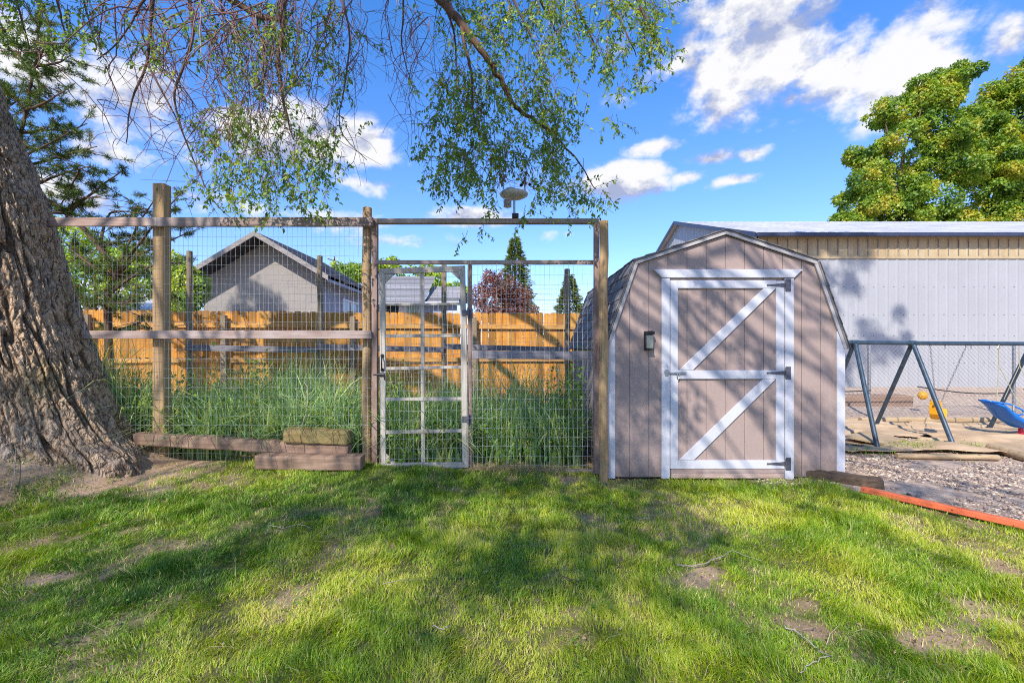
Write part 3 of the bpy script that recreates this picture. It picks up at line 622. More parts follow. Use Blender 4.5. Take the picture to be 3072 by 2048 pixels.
def put_leaves(pts, bright):
    cum = 0
    for i in range(len(pts) - 1):
        a, b = pts[i], pts[i + 1]; d = (b - a); L = d.length; d.normalize(); k = max(1, int(L / 0.017 + random.random()))
        for q in range(k):
            p = a.lerp(b, (q + random.random() * .5) / k); s = 1 if (q + i) % 2 else -1
            side = d.cross(Vector((random.gauss(0, .5), 1, random.gauss(0, .5)))).normalized() * s
            dd = (d * 0.55 + side * 0.75 + Vector((0, 0, -0.45)) + Vector((random.gauss(0, .25), random.gauss(0, .25), random.gauss(0, .2))))
            LC.append(p); LD.append(dd); LN.append((random.gauss(0, .6), random.gauss(0, .6) - .4, 1)); l = random.uniform(.032, .058); LL.append(l); LW.append(l * random.uniform(.42, .58)); LT.append(min(1, max(0, random.gauss(.46 + bright, .19))))
def strand(p0, p1, r=0.004, leafp=0.9, side=0.09, sl=(0.10, 0.28), wob=0.05, dead=False, l0=0.0):
    p0 = Vector(p0); p1 = Vector(p1); DM = gtw if p0.x < -.5 else gtw2; r *= 1.02; L = (p1 - p0).length; n = max(5, int(L / .09)); pts = []
    sx = random.uniform(0, 50); bow = Vector((random.gauss(0, 1), random.gauss(0, 1), 0)) * L * wob * 1.6
    for i in range(n + 1):
        t = i / n; p = p0.lerp(p1, t); w = L * wob * math.sin(math.pi * min(1, t * 1.4) * .5)
        nv = mnoise.noise_vector(Vector((sx, t * L * 2.6, 0))) * w * 2.2; pts.append(p + nv + bow * math.sin(t * math.pi))
    (DM if dead else tw).tube(pts, [r * (1 - .65 * i / n) for i in range(n + 1)], 4, cap=False)
    br = random.gauss(0, .1) + (.18 if random.random() < .15 else 0); k = int(L / side)
    for q in range(k):
        t = max(l0, (q + random.random()) / max(k, 1)); i = min(int(t * n), n - 1); a = pts[i]
        d = Vector((random.gauss(0, 1), random.gauss(0, .8), random.gauss(-.5, .6))); s = wander(a, d, random.uniform(*sl), 6, 0.55, 0.16)
        (DM if dead else tw).tube(s, [max(.0016, r * .5 * (1 - .5 * j / 6)) for j in range(7)], 3, cap=False)
        if random.random() < leafp and not dead: put_leaves(s[1:], br)
    if leafp > .5 and not dead: put_leaves(pts[int(len(pts) * .55):], br)
U_ = random.uniform
def region(n, xr, yr, dy, Yr, leafp, dxs=40, lim=None, **kw):
    c = 0
    while c < n:
        x, y = U_(*xr), U_(*yr)
        if lim and not lim(x, y): continue
        Y = U_(*Yr); x1 = x + random.gauss(0, dxs); y1 = y + U_(*dy); strand(P(x, y, Y), P(x1, y1, Y + U_(-.2, .2)), leafp=leafp, **kw); c += 1
# bare purple-brown loops at the left and middle
region(42, (330, 900), (-80, 60), (250, 520), (3.9, 4.7), .05, 70, r=.0062, side=.10, sl=(.15, .50), wob=.13)
region(36, (850, 1330), (-90, 60), (180, 440), (3.9, 4.8), .04, 70, r=.0048, side=.10, sl=(.12, .42), wob=.09)
region(8, (600, 1250), (-60, 40), (160, 330), (3.7, 4.2), 0, 40, r=.0045, side=.14, sl=(.15, .4), wob=.10, dead=True)
region(16, (1200, 1700), (0, 350), (120, 300), (4.2, 4.6), 0, 50, r=.003, side=.12, sl=(.1, .3), wob=.08, dead=False)
region(3, (1600, 1700), (0, 80), (120, 260), (4.2, 4.6), 0, 50, r=.003, side=.15, sl=(.1, .3), wob=.08, dead=True)
# leafy strands
region(30, (-60, 290), (-80, 70), (70, 150), (4.4, 5.3), .95, 30, r=.003, lim=lambda x, y: x + 1.5 * y < 300)
region(8, (230, 330), (-60, 110), (30, 80), (4.4, 5.0), .9, 30, r=.003)
region(10, (440, 640), (-60, 120), (60, 160), (4.0, 4.8), .7, 30, r=.003)
region(34, (600, 1010), (-60, 110), (80, 170), (4.0, 4.8), .8, 30, r=.003)
region(26, (660, 950), (80, 330), (90, 170), (4.0, 4.8), .75, 30, r=.003)
region(64, (600, 1000), (330, 520), (70, 150), (4.0, 4.9), .9, 35, r=.003, lim=lambda x, y: abs(x - 800) < 210 - (y - 330) * .25)
region(8, (640, 1010), (520, 590), (30, 70), (4.0, 4.6), .9, 25, r=.003)
region(5, (560, 700), (300, 560), (50, 110), (4.3, 4.6), .8, 25, r=.003)
region(3, (930, 1030), (440, 520), (30, 70), (4.2, 4.5), .9, 30, r=.003)
region(3, (1020, 1040), (60, 240), (60, 90), (4.2, 4.5), .9, 15, r=.003)
region(120, (1230, 1700), (180, 470), (80, 150), (4.1, 4.9), .95, 35, r=.0035, lim=lambda x, y: (x > 1290 + (320 - y) * .15) and (x < 1730 - abs(y - 420) * .3))
region(46, (1240, 1800), (440, 560), (50, 100), (4.1, 4.8), .95, 30, r=.003, lim=lambda x, y: x > 1240 + (y - 440) * .6)
region(10, (1560, 1830), (540, 610), (30, 60), (4.2, 4.6), .95, 25, r=.003)
region(4, (1370, 1640), (600, 690), (40, 70), (4.2, 4.6), .95, 15, r=.003)
region(2, (1370, 1420), (690, 700), (20, 45), (4.2, 4.4), .95, 12, r=.003)
region(115, (1340, 1990), (-90, 170), (70, 140), (4.1, 5.0), .95, 35, r=.0035, lim=lambda x, y: (y < 170 - (x - 1600) * .18))
region(14, (1800, 2040), (40, 200), (50, 100), (4.2, 4.7), .95, 20, r=.003, lim=lambda x, y: x < 2030 - abs(y - 110) * .3)
region(4, (1840, 1980), (240, 280), (30, 60), (4.3, 4.6), .95, 15, r=.003)
region(3, (1800, 1850), (330, 350), (25, 50), (4.3, 4.6), .95, 12, r=.003)
region(5, (1640, 1760), (240, 400), (50, 90), (4.3, 4.6), .95, 20, r=.003)
for x, y, x1, y1, Y in ((1010, 385, 1130, 500, 4.2), (640, 330, 560, 420, 4.3), (1040, 385, 1020, 520, 4.2), (1165, 285, 1215, 450, 4.3), (1215, 450, 1230, 490, 4.3), (1760, 100, 1960, 20, 4.4), (560, 420, 590, 560, 4.3), (590, 430, 640, 660, 4.3), (700, 560, 760, 660, 4.3)):
    strand(P(x, y, Y), P(x1, y1, Y), r=.004, leafp=0, side=.2, wob=.07)
tw.build('twig', M['twig'], elm); gtw.build('dead_twig', M['greytwig'], elm); gtw2.build('dead_twig', M['greytwig'], elm)
keep_ = [i for i, p in enumerate(LC) if not (p.y < 4.95 and abs(p.x - .02) < .19 and 2.7 < p.z < 3.15)]
LC, LD, LN, LL, LW, LT = [[q[i] for i in keep_] for q in (LC, LD, LN, LL, LW, LT)]
V, Fc, T = leaf_quads(np.array([tuple(p) for p in LC]), np.array([tuple(p) for p in LD]), np.array(LN, float), np.array(LL), np.array(LW), np.array(LT), .05)
npobj('hanging_leaves', V, Fc, M['elm'], elm, tint=T)
# the rest of the crown, overhead and behind the camera: real foliage that dapples the yard
cb = []
def ok(x, y, z, r):
    if z < 10 and z + y > (6.9 if x > -2.6 or rr.random() < .05 else 5.2): return False
    return y < 0.3 or z - r * 1.1 > 1.45 + 0.86 * (y + r)
rr = random.Random(5)
def put(n, xr, yr, zr, R_):
    c = 0; tries = 0
    while c < n and tries < 5000:
        tries += 1; x, y, z, r = rr.uniform(*xr), rr.uniform(*yr), rr.uniform(*zr), rr.uniform(*R_)
        if ok(x, y, z, r): cb.append((x, y, z, r, r, r * .55)); c += 1
put(46, (-9, -1.5), (-5.5, 1.2), (5.0, 8.5), (.5, 1.0))
put(28, (-2.5, 2.0), (-3.6, 1.6), (5.0, 8.0), (.3, .75))
put(8, (1.5, 4.2), (-4.5, -.5), (5.2, 8.5), (.3, .6))
put(22, (2.8, 5.9), (0.9, 2.8), (13.0, 16.3), (.3, .75)); put(3, (6.0, 7.2), (0.9, 2.8), (13.6, 14.5), (.25, .4))
put(6, (-16.5, -13.5), (3.5, 6), (13.5, 15.8), (.5, .8))

mb = MB()
for a, b in (((-6.4, 3.8, 8.2), .3), ((-5.5, 1.0, 8.0), .25), ((-3.5, 0, 8.6), .22)): limb([FORK, FORK.lerp(Vector(a), .5) + Vector((0, 0, .5)), a], b, b * .6, mb=mb)
for q in cb:
    hub = min(((-6.4, 3.8, 8.2), (-5.5, 1.0, 8.0), (-3.5, 0, 8.6)), key=lambda h: (Vector(h) - Vector(q[:3])).length)
    limbs(mb, hub, [(q[0], q[1], q[2])], .05, n=12, wob=.10)
    for _ in range(3): limbs(mb, q[:3], [(q[0] + rr.uniform(-1, 1) * q[3], q[1] + rr.uniform(-1, 1) * q[3], q[2] + rr.uniform(-1, .6) * q[3])], .02, n=4)
mb.build('overhead_limb', M['limb'], elm, smooth=True)
low = [q for q in cb if q[2] < 10]; high = [q for q in cb if q[2] >= 10]
crown_leaves(low, 29000, .08, 'crown', M['elm'], elm, hollow=.1, flat=.6, gapt=.465, gapn=1.4, seed=8)
crown_leaves(high, 32000, .11, 'upper_crown', M['elm'], elm, hollow=.0, flat=.7, gapt=.50, gapn=2.8, seed=9)

# ------------------------------------------------------------------ pine behind the fence
def pine():
    Y = 7.3; t = thing('pine_tree', 'dark scrubby pine with rust-brown tips behind the wire fence, beside the big trunk', 'tree', P(350, 1300, Y))
    mb = MB(); nd = dict(C=[], D=[], L=[], T=[])
    def tuft(p, d, r):
        d = Vector(d).normalized(); rust = random.random() < .16
        for _ in range(54):
            q = Vector(p) - d * random.uniform(0, .12) ; v = (d * random.uniform(.0, 1.1) + Vector((random.gauss(0, .6), random.gauss(0, .6), random.gauss(0, .6)))).normalized()
            nd['C'].append(q); nd['D'].append(v); nd['L'].append(r * random.uniform(.6, 1.2)); nd['T'].append(min(.66, max(0, random.gauss(.3, .2))))
        if rust:
            for _ in range(14): nd['C'].append(Vector(p)); nd['D'].append((d + Vector((random.gauss(0, .3), random.gauss(0, .3), random.gauss(0, .3)))).normalized()); nd['L'].append(.05); nd['T'].append(1.0)
    def branch(pts, r, k, spread=.28):
        o = limb(pts, r, r * .25, 6, mb)
        for i in range(k):
            a = o[int((i + random.random()) / k * (len(o) - 1))]; 
            e = a + Vector((random.gauss(0, spread), random.gauss(0, spread), random.gauss(.03, spread * .6)))
            s = wander(a, e - a, (e - a).length, 4, .2, -.04); mb.tube(s, [r * .3, r * .25, r * .2, r * .15, r * .12], 4, cap=False)
            tuft(s[-1], s[-1] - s[-2], .09)
            for _ in range(2):
                m = s[random.choice((2, 3))]; dd = Vector((random.gauss(0, 1), random.gauss(0, 1), random.gauss(.3, .7))).normalized(); tuft(m + dd * .07, dd, .085)
    main = [P(345, 1330, Y), P(322, 920, Y), P(345, 830, Y), P(300, 740, Y), P(200, 640, Y), P(90, 560, Y), P(62, 440, Y), P(80, 320, Y), P(105, 200, Y), P(112, 90, Y)]
    limb(main, .06, .015, 10, mb)
    for a, b, c in (((80, 330), (150, 300), (225, 250)), ((80, 330), (30, 280), (-20, 210)), ((100, 220), (60, 170), (10, 130)), ((105, 200), (130, 150), (150, 110)), ((70, 400), (150, 390), (230, 400)),
                    ((65, 470), (130, 440), (260, 370)), ((70, 500), (180, 470), (290, 440)), ((62, 440), (20, 400), (-20, 380)), ((90, 560), (190, 520), (270, 500)), ((90, 560), (40, 500), (0, 480)),
                    ((200, 640), (290, 570), (380, 500)), ((200, 640), (240, 600), (300, 590)), ((300, 740), (330, 640), (420, 640)), ((345, 830), (400, 700), (470, 590)), ((345, 830), (430, 760), (560, 700)),
                    ((345, 830), (250, 780), (190, 720)), ((330, 880), (450, 800), (550, 790)), ((322, 920), (400, 900), (480, 880)), ((300, 740), (400, 720), (480, 720)), ((322, 920), (260, 900), (220, 890)),
                    ((100, 200), (170, 190), (215, 165)), ((110, 100), (120, 60), (130, 30)), ((200, 640), (130, 640), (80, 650)), ((345, 830), (480, 650), (560, 560)), ((330, 1000), (430, 960), (400, 940))):
        branch([P(*a, Y), P(*b, Y + U_(-.5, .5)), P(*c, Y + U_(-.9, .9))], .028, 15)
    for a, b in (((240, 510), (170, 640)), ((90, 250), (180, 330)), ((60, 300), (0, 330)), ((130, 420), (220, 470))): branch([P(*a, Y), P(*b, Y + .3)], .018, 12)
    mb.build('trunk', M['limb'], t, smooth=True)
    C = np.array([tuple(p) for p in nd['C']]); D = np.array([tuple(p) for p in nd['D']])
    V, Fc, T = leaf_quads(C, D, rdir(len(C)), np.array(nd['L']), np.full(len(C), .0075), np.array(nd['T']))
    npobj('needles', V, Fc, M['needle'], t, tint=T)
pine()

# ------------------------------------------------------------------ background trees
G = 'trees beyond the wooden fence'
def circ(lst, Y, **k): return [pxblob(x, y, r, Y, **k) for x, y, r in lst]
mp = [(2830,270,62),(2760,300,60),(2880,240,50),(2700,340,60),(2640,330,42),(2790,390,85),(2700,430,80),(2620,480,60),(2840,480,90),(2720,540,80),(2600,570,70),(2570,620,55),(2820,600,90),(2680,640,80),(2920,380,60),(2935,330,50),(2960,420,60),(2930,540,80),(2560,680,60),(2900,680,90),(2750,720,90)]
bgtree('maple_tree', 'large yellow-green leafy tree directly above the metal building roof, its rounded top lower left', 'tree', (22.5, 27.5, 0), ragged(circ(mp, 26.5)), 110000, .16, M['maple'], .35, 61, 'leafy trees behind the metal building', up=.6, hollow=.55, gapn=1.0, gapt=.41, tb=.07)
mp2 = [(3070,270,70),(3010,300,60),(3130,240,90),(3060,370,85),(2990,400,60),(3110,450,100),(3000,480,70),(3040,560,90),(3150,600,120),(2990,620,80),(3060,690,90),(3190,330,110),(3200,480,120)]
bgtree('maple_tree', 'large yellow-green leafy tree cut off by the right edge of the view', 'tree', (30, 28.8, 0), ragged(circ(mp2, 26.5)), 95000, .16, M['maple'], .4, 62, 'leafy trees behind the metal building', up=.6, hollow=.55, gapn=1.0, gapt=.41, tb=.07)
pl = [(1475,855,40),(1440,885,34),(1520,860,40),(1560,890,40),(1490,905,50),(1540,925,50),(1450,930,34),(1500,940,55),(1585,930,34),(1470,825,22),(1500,828,24)]
bgtree('plum_tree', 'round reddish-purple leaved tree beyond the wooden fence', 'tree', P(1510, 1100, 19), circ(pl, 19), 9000, .10, M['plum'], .12, 63, None, hollow=.5, gapn=1.2)
def conifer(label, px, top, bot, w, Y, seed, group=None, n=9000):
    b = P(px, bot, Y); b.z = 0; t = thing('fir_tree', label, 'tree', b, group); tp = P(px, top, Y).z; H = tp; mb = MB(); mb.tube([b - Vector((0, 0, .2)), (b.x, b.y, tp)], [.18, .02], 8); mb.build('trunk', M['limb'], t)
    k = Y / F * w; C, D, L, T = [], [], [], []
    for q in range(n):
        h = rng.random() ** .8; z = tp - h * (tp - 0.8); a = rng.uniform(0, 6.28); lay = abs(math.sin(h * 34 + a * 1.5 + math.sin(a * 3))) ; rad = k * (h * .9 + .05) * (.35 + .65 * rng.random() ** .5) * (.72 + .38 * lay) * (1 + .25 * math.sin(5 * a + h * 9))
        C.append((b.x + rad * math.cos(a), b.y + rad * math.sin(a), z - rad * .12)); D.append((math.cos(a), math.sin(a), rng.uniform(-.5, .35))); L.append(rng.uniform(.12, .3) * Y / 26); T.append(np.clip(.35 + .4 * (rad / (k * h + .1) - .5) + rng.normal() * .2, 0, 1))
    V, Fc, TT = leaf_quads(np.array(C), np.array(D), rdir(n) + np.array([0, 0, 1]), np.array(L), np.array(L) * .3, np.array(T)); npobj('crown', V, Fc, M['fir'], t, tint=TT)
conifer('tall conifer rising just behind the reddish-purple tree', 1545, 712, 1000, 105, 24, 5, G, 15000)
conifer('small pointed conifer between the purple tree and the shed roof', 1708, 825, 1000, 90, 26, 6, G, 11000)
sh1 = [(230,720,50),(280,760,60),(200,800,60),(330,800,60),(260,840,60),(400,780,50),(440,830,60),(350,870,60),(190,880,60),(150,700,60),(170,760,60)]
bgtree('shade_tree', 'bright lime-green leafy tree behind the pine and the big trunk', 'tree', P(290, 1150, 13), circ(sh1, 13), 9000, .10, M['shrub'], .14, 71, G, gapn=1.2)
sh2 = [(520,790,36),(560,830,40),(520,860,46),(580,870,40),(560,900,50),(500,900,50),(610,850,24)]
bgtree('shade_tree', 'lime-green bushy tree left of the grey gabled house', 'tree', P(545, 1150, 13), circ(sh2, 13), 6000, .10, M['shrub'], .12, 72, G, gapn=1.2)
sh3 = [(1050,800,24),(1075,820,28),(1100,810,26),(1180,795,26),(1230,800,26),(1140,800,24),(1280,810,26),(1310,845,34),(1350,860,30),(1390,880,24),(1260,850,34),(1200,840,34)]
bgtree('shade_tree', 'lime-green tree crown behind the low shingled house seen through the gate', 'tree', P(1230, 1050, 42), circ(sh3, 42), 6000, .30, M['shrub'], .2, 73, G, gapn=.5)
sh4 = [(890,770,16),(905,790,20),(880,800,20),(1010,800,18),(1040,810,22),(985,820,20)]
bgtree('shade_tree', 'thin green tree crown peeking above the right slope of the gabled house', 'tree', P(960, 1050, 36), circ(sh4, 36), 1800, .25, M['shrub'], .15, 74, G, gapn=.6)
#PART3
# ------------------------------------------------------------------ storage shed
SY = 4.55
def S(px, py): p = P(px, py, SY); return p.x, p.z
shed = thing('garden_shed', 'small taupe barn-roofed storage shed with white trimmed door', 'shed', (2.2, 5.9, 0))
SX0, SX1, SXC = 0.984, 3.42, 2.2; SB = 7.25
OUT = [(SX0, 1.36), (1.275, 2.21), (SXC, 2.515), (3.125, 2.21), (SX1, 1.36)]
def top(x):
    for (a, b), (c, d) in zip(OUT, OUT[1:]):
        if a <= x <= c: return b + (d - b) * (x - a) / (c - a)
    return 1.36
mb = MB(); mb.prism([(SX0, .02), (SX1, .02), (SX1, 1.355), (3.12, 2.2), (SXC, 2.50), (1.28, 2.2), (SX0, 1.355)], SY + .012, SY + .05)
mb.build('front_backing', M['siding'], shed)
mb = MB(); gx = [SXC + .197 * k for k in range(-6, 7)]
cuts = [SX0 + .004] + [g for g in gx if SX0 + .02 < g < SX1 - .02] + [SX1 - .004]
doorL, doorR = S(2008, 0)[0], S(2351, 0)[0]; doorT = S(0, 841)[1]; doorB = S(0, 1404)[1]
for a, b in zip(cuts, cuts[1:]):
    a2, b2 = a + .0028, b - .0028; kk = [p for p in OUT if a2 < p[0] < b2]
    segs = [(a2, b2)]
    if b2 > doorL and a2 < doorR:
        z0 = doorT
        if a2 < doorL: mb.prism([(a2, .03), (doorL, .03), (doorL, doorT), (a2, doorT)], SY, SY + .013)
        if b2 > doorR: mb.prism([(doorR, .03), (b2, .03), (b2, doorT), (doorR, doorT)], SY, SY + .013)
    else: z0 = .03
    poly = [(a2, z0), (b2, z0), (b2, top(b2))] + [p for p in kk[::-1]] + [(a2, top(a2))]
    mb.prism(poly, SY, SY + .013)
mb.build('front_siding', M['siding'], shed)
# side and back walls
mb = MB(); y = SY + .06
while y < SB - .05: mb.box(SX0, SX0 + .02, y, min(y + .195, SB), .05, 1.36, U_(.2, .8)); y += .2
mb.build('left_wall', M['sideboard'], shed)
MB().box(SX1 - .02, SX1, SY + .06, SB, .05, 1.36).build('right_wall', M['siding'], shed)
mb = MB(); mb.prism([(SX0 + .02, .02), (SX1 - .02, .02), (SX1 - .02, 1.355), (3.12, 2.2), (SXC, 2.50), (1.28, 2.2), (SX0 + .02, 1.355)], SB - .03, SB - .002); mb.build('back_wall', M['siding'], shed)
# roof deck + shingles
RO = [(.955, 1.345), (1.262, 2.238), (SXC, 2.553), (3.138, 2.238), (3.45, 1.345)]
for s, (a, b) in enumerate(zip(RO, RO[1:])):
    dx, dz = b[0] - a[0], b[1] - a[1]; L = math.hypot(dx, dz); nx_, nz_ = -dz / L, dx / L
    dk = MB(); dk.prism([(a[0], a[1]), (b[0], b[1]), (b[0] + nx_ * .02, b[1] + nz_ * .02), (a[0] + nx_ * .02, a[1] + nz_ * .02)], SY - .022, SB + .04); rp = dk.build('roof_slope', M['shingle'], shed)
    if s >= 2: ux, uz, o_ = -dx / L, -dz / L, b    # rows climb from the low edge
    else: ux, uz, o_ = dx / L, dz / L, a
    n = max(3, round(L / .135)); st = L / n; sm = MB()
    for r in range(n):
        yy = SY - .034 - (.12 if r % 2 else 0)
        while yy < SB + .05:
            w = U_(.13, .24); y0, y1 = max(yy, SY - .034), min(yy + w, SB + .055)
            if y1 - y0 > .01:
                b0 = r * st - .012 + U_(-.006, .006); t0 = min((r + 1) * st + .03, L); q = []
                for (u, h) in ((b0, .030 + U_(0, .006)), (t0, .022), (t0, .0195), (b0, .021)): q.append((o_[0] + ux * u + nx_ * h, o_[1] + uz * u + nz_ * h))
                if (ux * nz_ - uz * nx_) < 0: q = q[::-1]
                sm.prism(q, y0 + .002, y1 - .002, U_(0, 1))
            yy += w
    sm.build('shingle_courses', M['shingle'], rp, loc=WL[rp.name])
# white rake trim
def rk(a, b, w=.052, y0=SY - .028, y1=SY - .003, name='rake_trim', mat='rake', off=0):
    dx, dz = b[0] - a[0], b[1] - a[1]; L = math.hypot(dx, dz); nx_, nz_ = dz / L, -dx / L
    if nz_ > 0 and False: nx_, nz_ = -nx_, -nz_
    MB().prism([a, (a[0] + nx_ * w, a[1] + nz_ * w), (b[0] + nx_ * w, b[1] + nz_ * w), b], y0, y1).build(name, M[mat], shed, bevel=.003)
rk((.962, 1.352), (1.264, 2.232), .032); rk((1.266, 2.238), (SXC - .001, 2.549), .026, SY - .031); rk((SXC + .001, 2.549), (3.134, 2.238), .026, SY - .031); rk((3.136, 2.232), (3.442, 1.352), .032)
def trim(px0, py0, px1, py1, name='trim_board', y0=SY - .022, y1=SY - .001, mat='white_trim', par=None):
    x0, z1 = S(px0, py0); x1, z0 = S(px1, py1); return MB().box(x0, x1, y0, y1, z0, z1).build(name, M[mat], par or shed, bevel=.003)
# corner boards with slanted tops
for sg, xa, xb in ((1, SX0 - .004, SX0 + .078), (-1, SX1 + .004, SX1 - .078)):
    pl_ = [(xa, .015), (xb, .015), (xb, 1.53), (xa, 1.33)]
    if sg < 0: pl_ = pl_[::-1]
    MB().prism(pl_, SY - .020, SY - .001).build('corner_board', M['white_trim'], shed, bevel=.003)
trim(1983, 835, 2007.5, 1434, 'door_casing'); trim(2352, 835, 2378, 1438, 'door_casing')
x0, z1 = S(1958, 809); x1, z0 = S(2404, 834); MB().prism([(x0 + .09, z0), (x1 - .09, z0), (x1, z1), (x0, z1)], SY - .030, SY - .001).build('door_header', M['white_trim'], shed, bevel=.003)
door = None
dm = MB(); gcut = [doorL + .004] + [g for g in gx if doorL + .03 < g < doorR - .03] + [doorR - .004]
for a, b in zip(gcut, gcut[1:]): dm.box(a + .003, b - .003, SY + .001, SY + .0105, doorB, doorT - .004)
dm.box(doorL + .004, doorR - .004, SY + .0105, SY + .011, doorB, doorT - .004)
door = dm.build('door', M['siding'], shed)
for q in ((2009.5, 841, 2032, 1404, 'stile'), (2325.5, 843, 2350, 1404, 'stile')): trim(*q[:4], q[4], SY - .019, SY, par=door)
for q in ((2032.4, 841, 2325, 865, 'door_rail'), (2032.4, 1110, 2325, 1136, 'door_rail'), (2032.4, 1379, 2325, 1404, 'door_rail')): trim(*q[:4], q[4], SY - .0185, SY, par=door)
for q in (((2036, 1109.5), (2077, 1109.5), (2324.5, 865.5), (2288, 865.5)), ((2036, 1378.5), (2080, 1378.5), (2324.5, 1136.5), (2286, 1136.5))):
    MB().prism([S(*p) for p in q], SY - .018, SY).build('brace', M['white_trim'], door, bevel=.003)
for hy in (856, 1118, 1389):      # strap hinges
    h = MB(); xa, za = S(2300, hy); xb, zb = S(2353, hy); h.prism([(xa, za - .006), (xb, zb - .022), (xb, zb + .022), (xa, za + .006)], SY - .0235, SY - .0195)
    h.lathe((xa, SY - .0225, za), [(.011, -.002), (.011, .002)], 10, 'y'); x0, z0 = S(2353, hy + 19); x1, z1 = S(2368, hy - 19); h.box(x0 + .002, x1, SY - .0275, SY - .0225, z0, z1)
    h.tube([(x0, SY - .028, z0 + .01), (x0, SY - .028, z1 - .01)], .006, 8)
    for dz in (.02, .065, .11): h.lathe((x0 + .035, SY - .0285, z0 + dz), [(.004, -.002), (.004, .002)], 8, 'y')
    h.build('hinge', M['hinge'], door)
la = MB(); x, z = S(2032, 1118); la.box(x - .035, x + .085, SY - .026, SY - .0195, z - .018, z + .012); la.tube([(x - .13, SY - .032, z), (x + .06, SY - .032, z)], .008, 8)
la.lathe((x - .115, SY - .024, z + .003), [(.03, -.003), (.03, .003)], 10, 'y'); la.box(x - .135, x - .10, SY - .030, SY - .0225, z - .03, z + .035)
la.tube([(x - .012, SY - .036, z - .005), (x - .016, SY - .036, z - .045), (x - .004, SY - .036, z - .058), (x + .01, SY - .036, z - .045), (x + .007, SY - .036, z - .005)], .0045, 6)
la.box(x - .022, x + .018, SY - .034, SY - .0265, z - .012, z + .012); la.build('latch', M['steel'], door)
x0, z1 = S(2012, 1405.5); x1, z0 = S(2350, 1418); MB().box(x0, x1, SY - .015, SY + .04, z0, z1).build('threshold_board', M['rail'], shed, bevel=.002)
x0, z1 = S(2012, 1418.5); x1, z0 = S(2349, 1432); MB().box(x0, x1, SY - .024, SY + .04, z0, z1, .8).build('threshold_board', M['rail'], shed, bevel=.002)
# lamp on the shed wall
x0, z1 = S(1931, 993); x1, z0 = S(1957, 1050)
lt = thing('wall_lamp', 'small dark solar lantern fixed beside the shed door', 'lamp', ((x0 + x1) / 2, SY, z0))
MB().box(x0, x1 - .02, SY - .018, SY - .001, z0, z1).build('back_plate', M['black'], lt, bevel=.003)
MB().prism([(x0 + .006, z1 - .035), (x1, z1 - .035), (x1, z1 - .01), (x1 - .014, z1), (x0 + .02, z1)], SY - .085, SY - .02).build('cap', M['black'], lt, bevel=.004)
MB().prism([(x0 + .012, z0 + .018), (x1 - .012, z0 + .018), (x1 - .006, z1 - .04), (x0 + .01, z1 - .04)], SY - .072, SY - .022).build('lens', M['glass'], lt, bevel=.006)
MB().box(x0 + .008, x1 - .008, SY - .078, SY - .019, z0 + .002, z0 + .015).build('bottom_rim', M['black'], lt, bevel=.003)
# blocks under the shed
tag(MB().box(2.64, 2.83, SY - .03, SY + .12, -.03, .018).build('support_block', M['block'], None, (2.72, SY, -.03), bevel=.01), 'small squared block under the shed threshold at the hinge side', 'wood block')
mb = MB(); mb.bar((3.02, 4.66, .03), (3.60, 4.28, .02), .17, .13); tag(mb.build('railroad_tie', M['darktie'], None, (3.3, 4.45, -.03), bevel=.02, sub=3, wob=.03), 'dark weathered tie jutting out from under the shed right corner', 'timber')

# ------------------------------------------------------------------ front wire fence
FY = 4.75
def Fp(px, py, Y=FY): return P(px, py, Y)
def fbox(mb, px0, py0, px1, py1, y0, y1, t=.5, Yr=None):
    a = P(px0, py0, Yr or y0); b = P(px1, py1, Yr or y0); return mb.box(a.x, b.x, y0, y1, b.z, a.z, t)
fence = thing('wire_fence', 'tall welded wire garden fence on weathered wooden posts and rails with a gate opening', 'fence', (-1.2, FY, 0))
def wpost(px0, px1, ptop, Yc, par, zb=-.1, rnd=False, mat='post', name='post', lean=0):
    a = P(px0, ptop, Yc); b = P(px1, ptop, Yc); r = (b.x - a.x) / 2; cx = (a.x + b.x) / 2; mb = MB()
    if rnd:
        pts = [(cx + .008 * math.sin(i * 1.9 + px0) + lean * (i / 8), Yc + .006 * math.cos(i * 2.3), zb + (a.z - zb) * i / 8) for i in range(9)]
        mb.tube(pts, [r * (1.03 - .05 * i / 8) for i in range(9)], 14); return mb.build(name, M[mat], par, bevel=.006)
    mb.box(cx - r, cx + r, Yc - r * .9, Yc + r * .9, zb, a.z); return mb.build(name, M[mat], par, bevel=.008)
wpost(469, 503, 554, 4.83, fence); wpost(1087, 1114, 623, 4.83, fence, rnd=True)
wpost(1797, 1824, 663, 4.47, fence, rnd=True, zb=-.12)
mb = MB(); fbox(mb, 1114.5, 655, 1131, 1405, 4.74, 4.80, Yr=4.74); mb.build('jamb', M['railz'], fence, bevel=.004)
mb = MB(); fbox(mb, 1783, 666, 1797, 1420, 4.58, 4.66, Yr=4.6); mb.build('jamb', M['railz'], fence, bevel=.004)
def fr(px0, pa, pb, px1, h, y0, y1, name='rail', mat='rail', t=.5):   # rail with slightly different end heights
    a = P(px0, pa, y0); b = P(px1, pb, y0); hh = h * y0 / F; ym = (y0 + y1) / 2; mb = MB()
    a.y = b.y = ym; a.z -= hh / 2; b.z -= hh / 2; mb.bar(a, b, y1 - y0, hh, (0, 0, 1), t); return mb.build(name, M[mat], fence, bevel=.004)
fr(132, 652, 651.5, 470, 26, 4.685, 4.722, t=.9); fr(470.5, 651.5, 651, 1118, 27, 4.688, 4.725, t=.35)
fr(243, 992, 992, 470, 24, 4.685, 4.722, t=.7); fr(470.5, 991, 991, 1113, 25, 4.688, 4.725, t=.6)
fr(1131, 655, 655, 1798, 14, 4.66, 4.73, 'header'); fr(1124, 780, 780, 1784, 12, 4.70, 4.738, 'header')
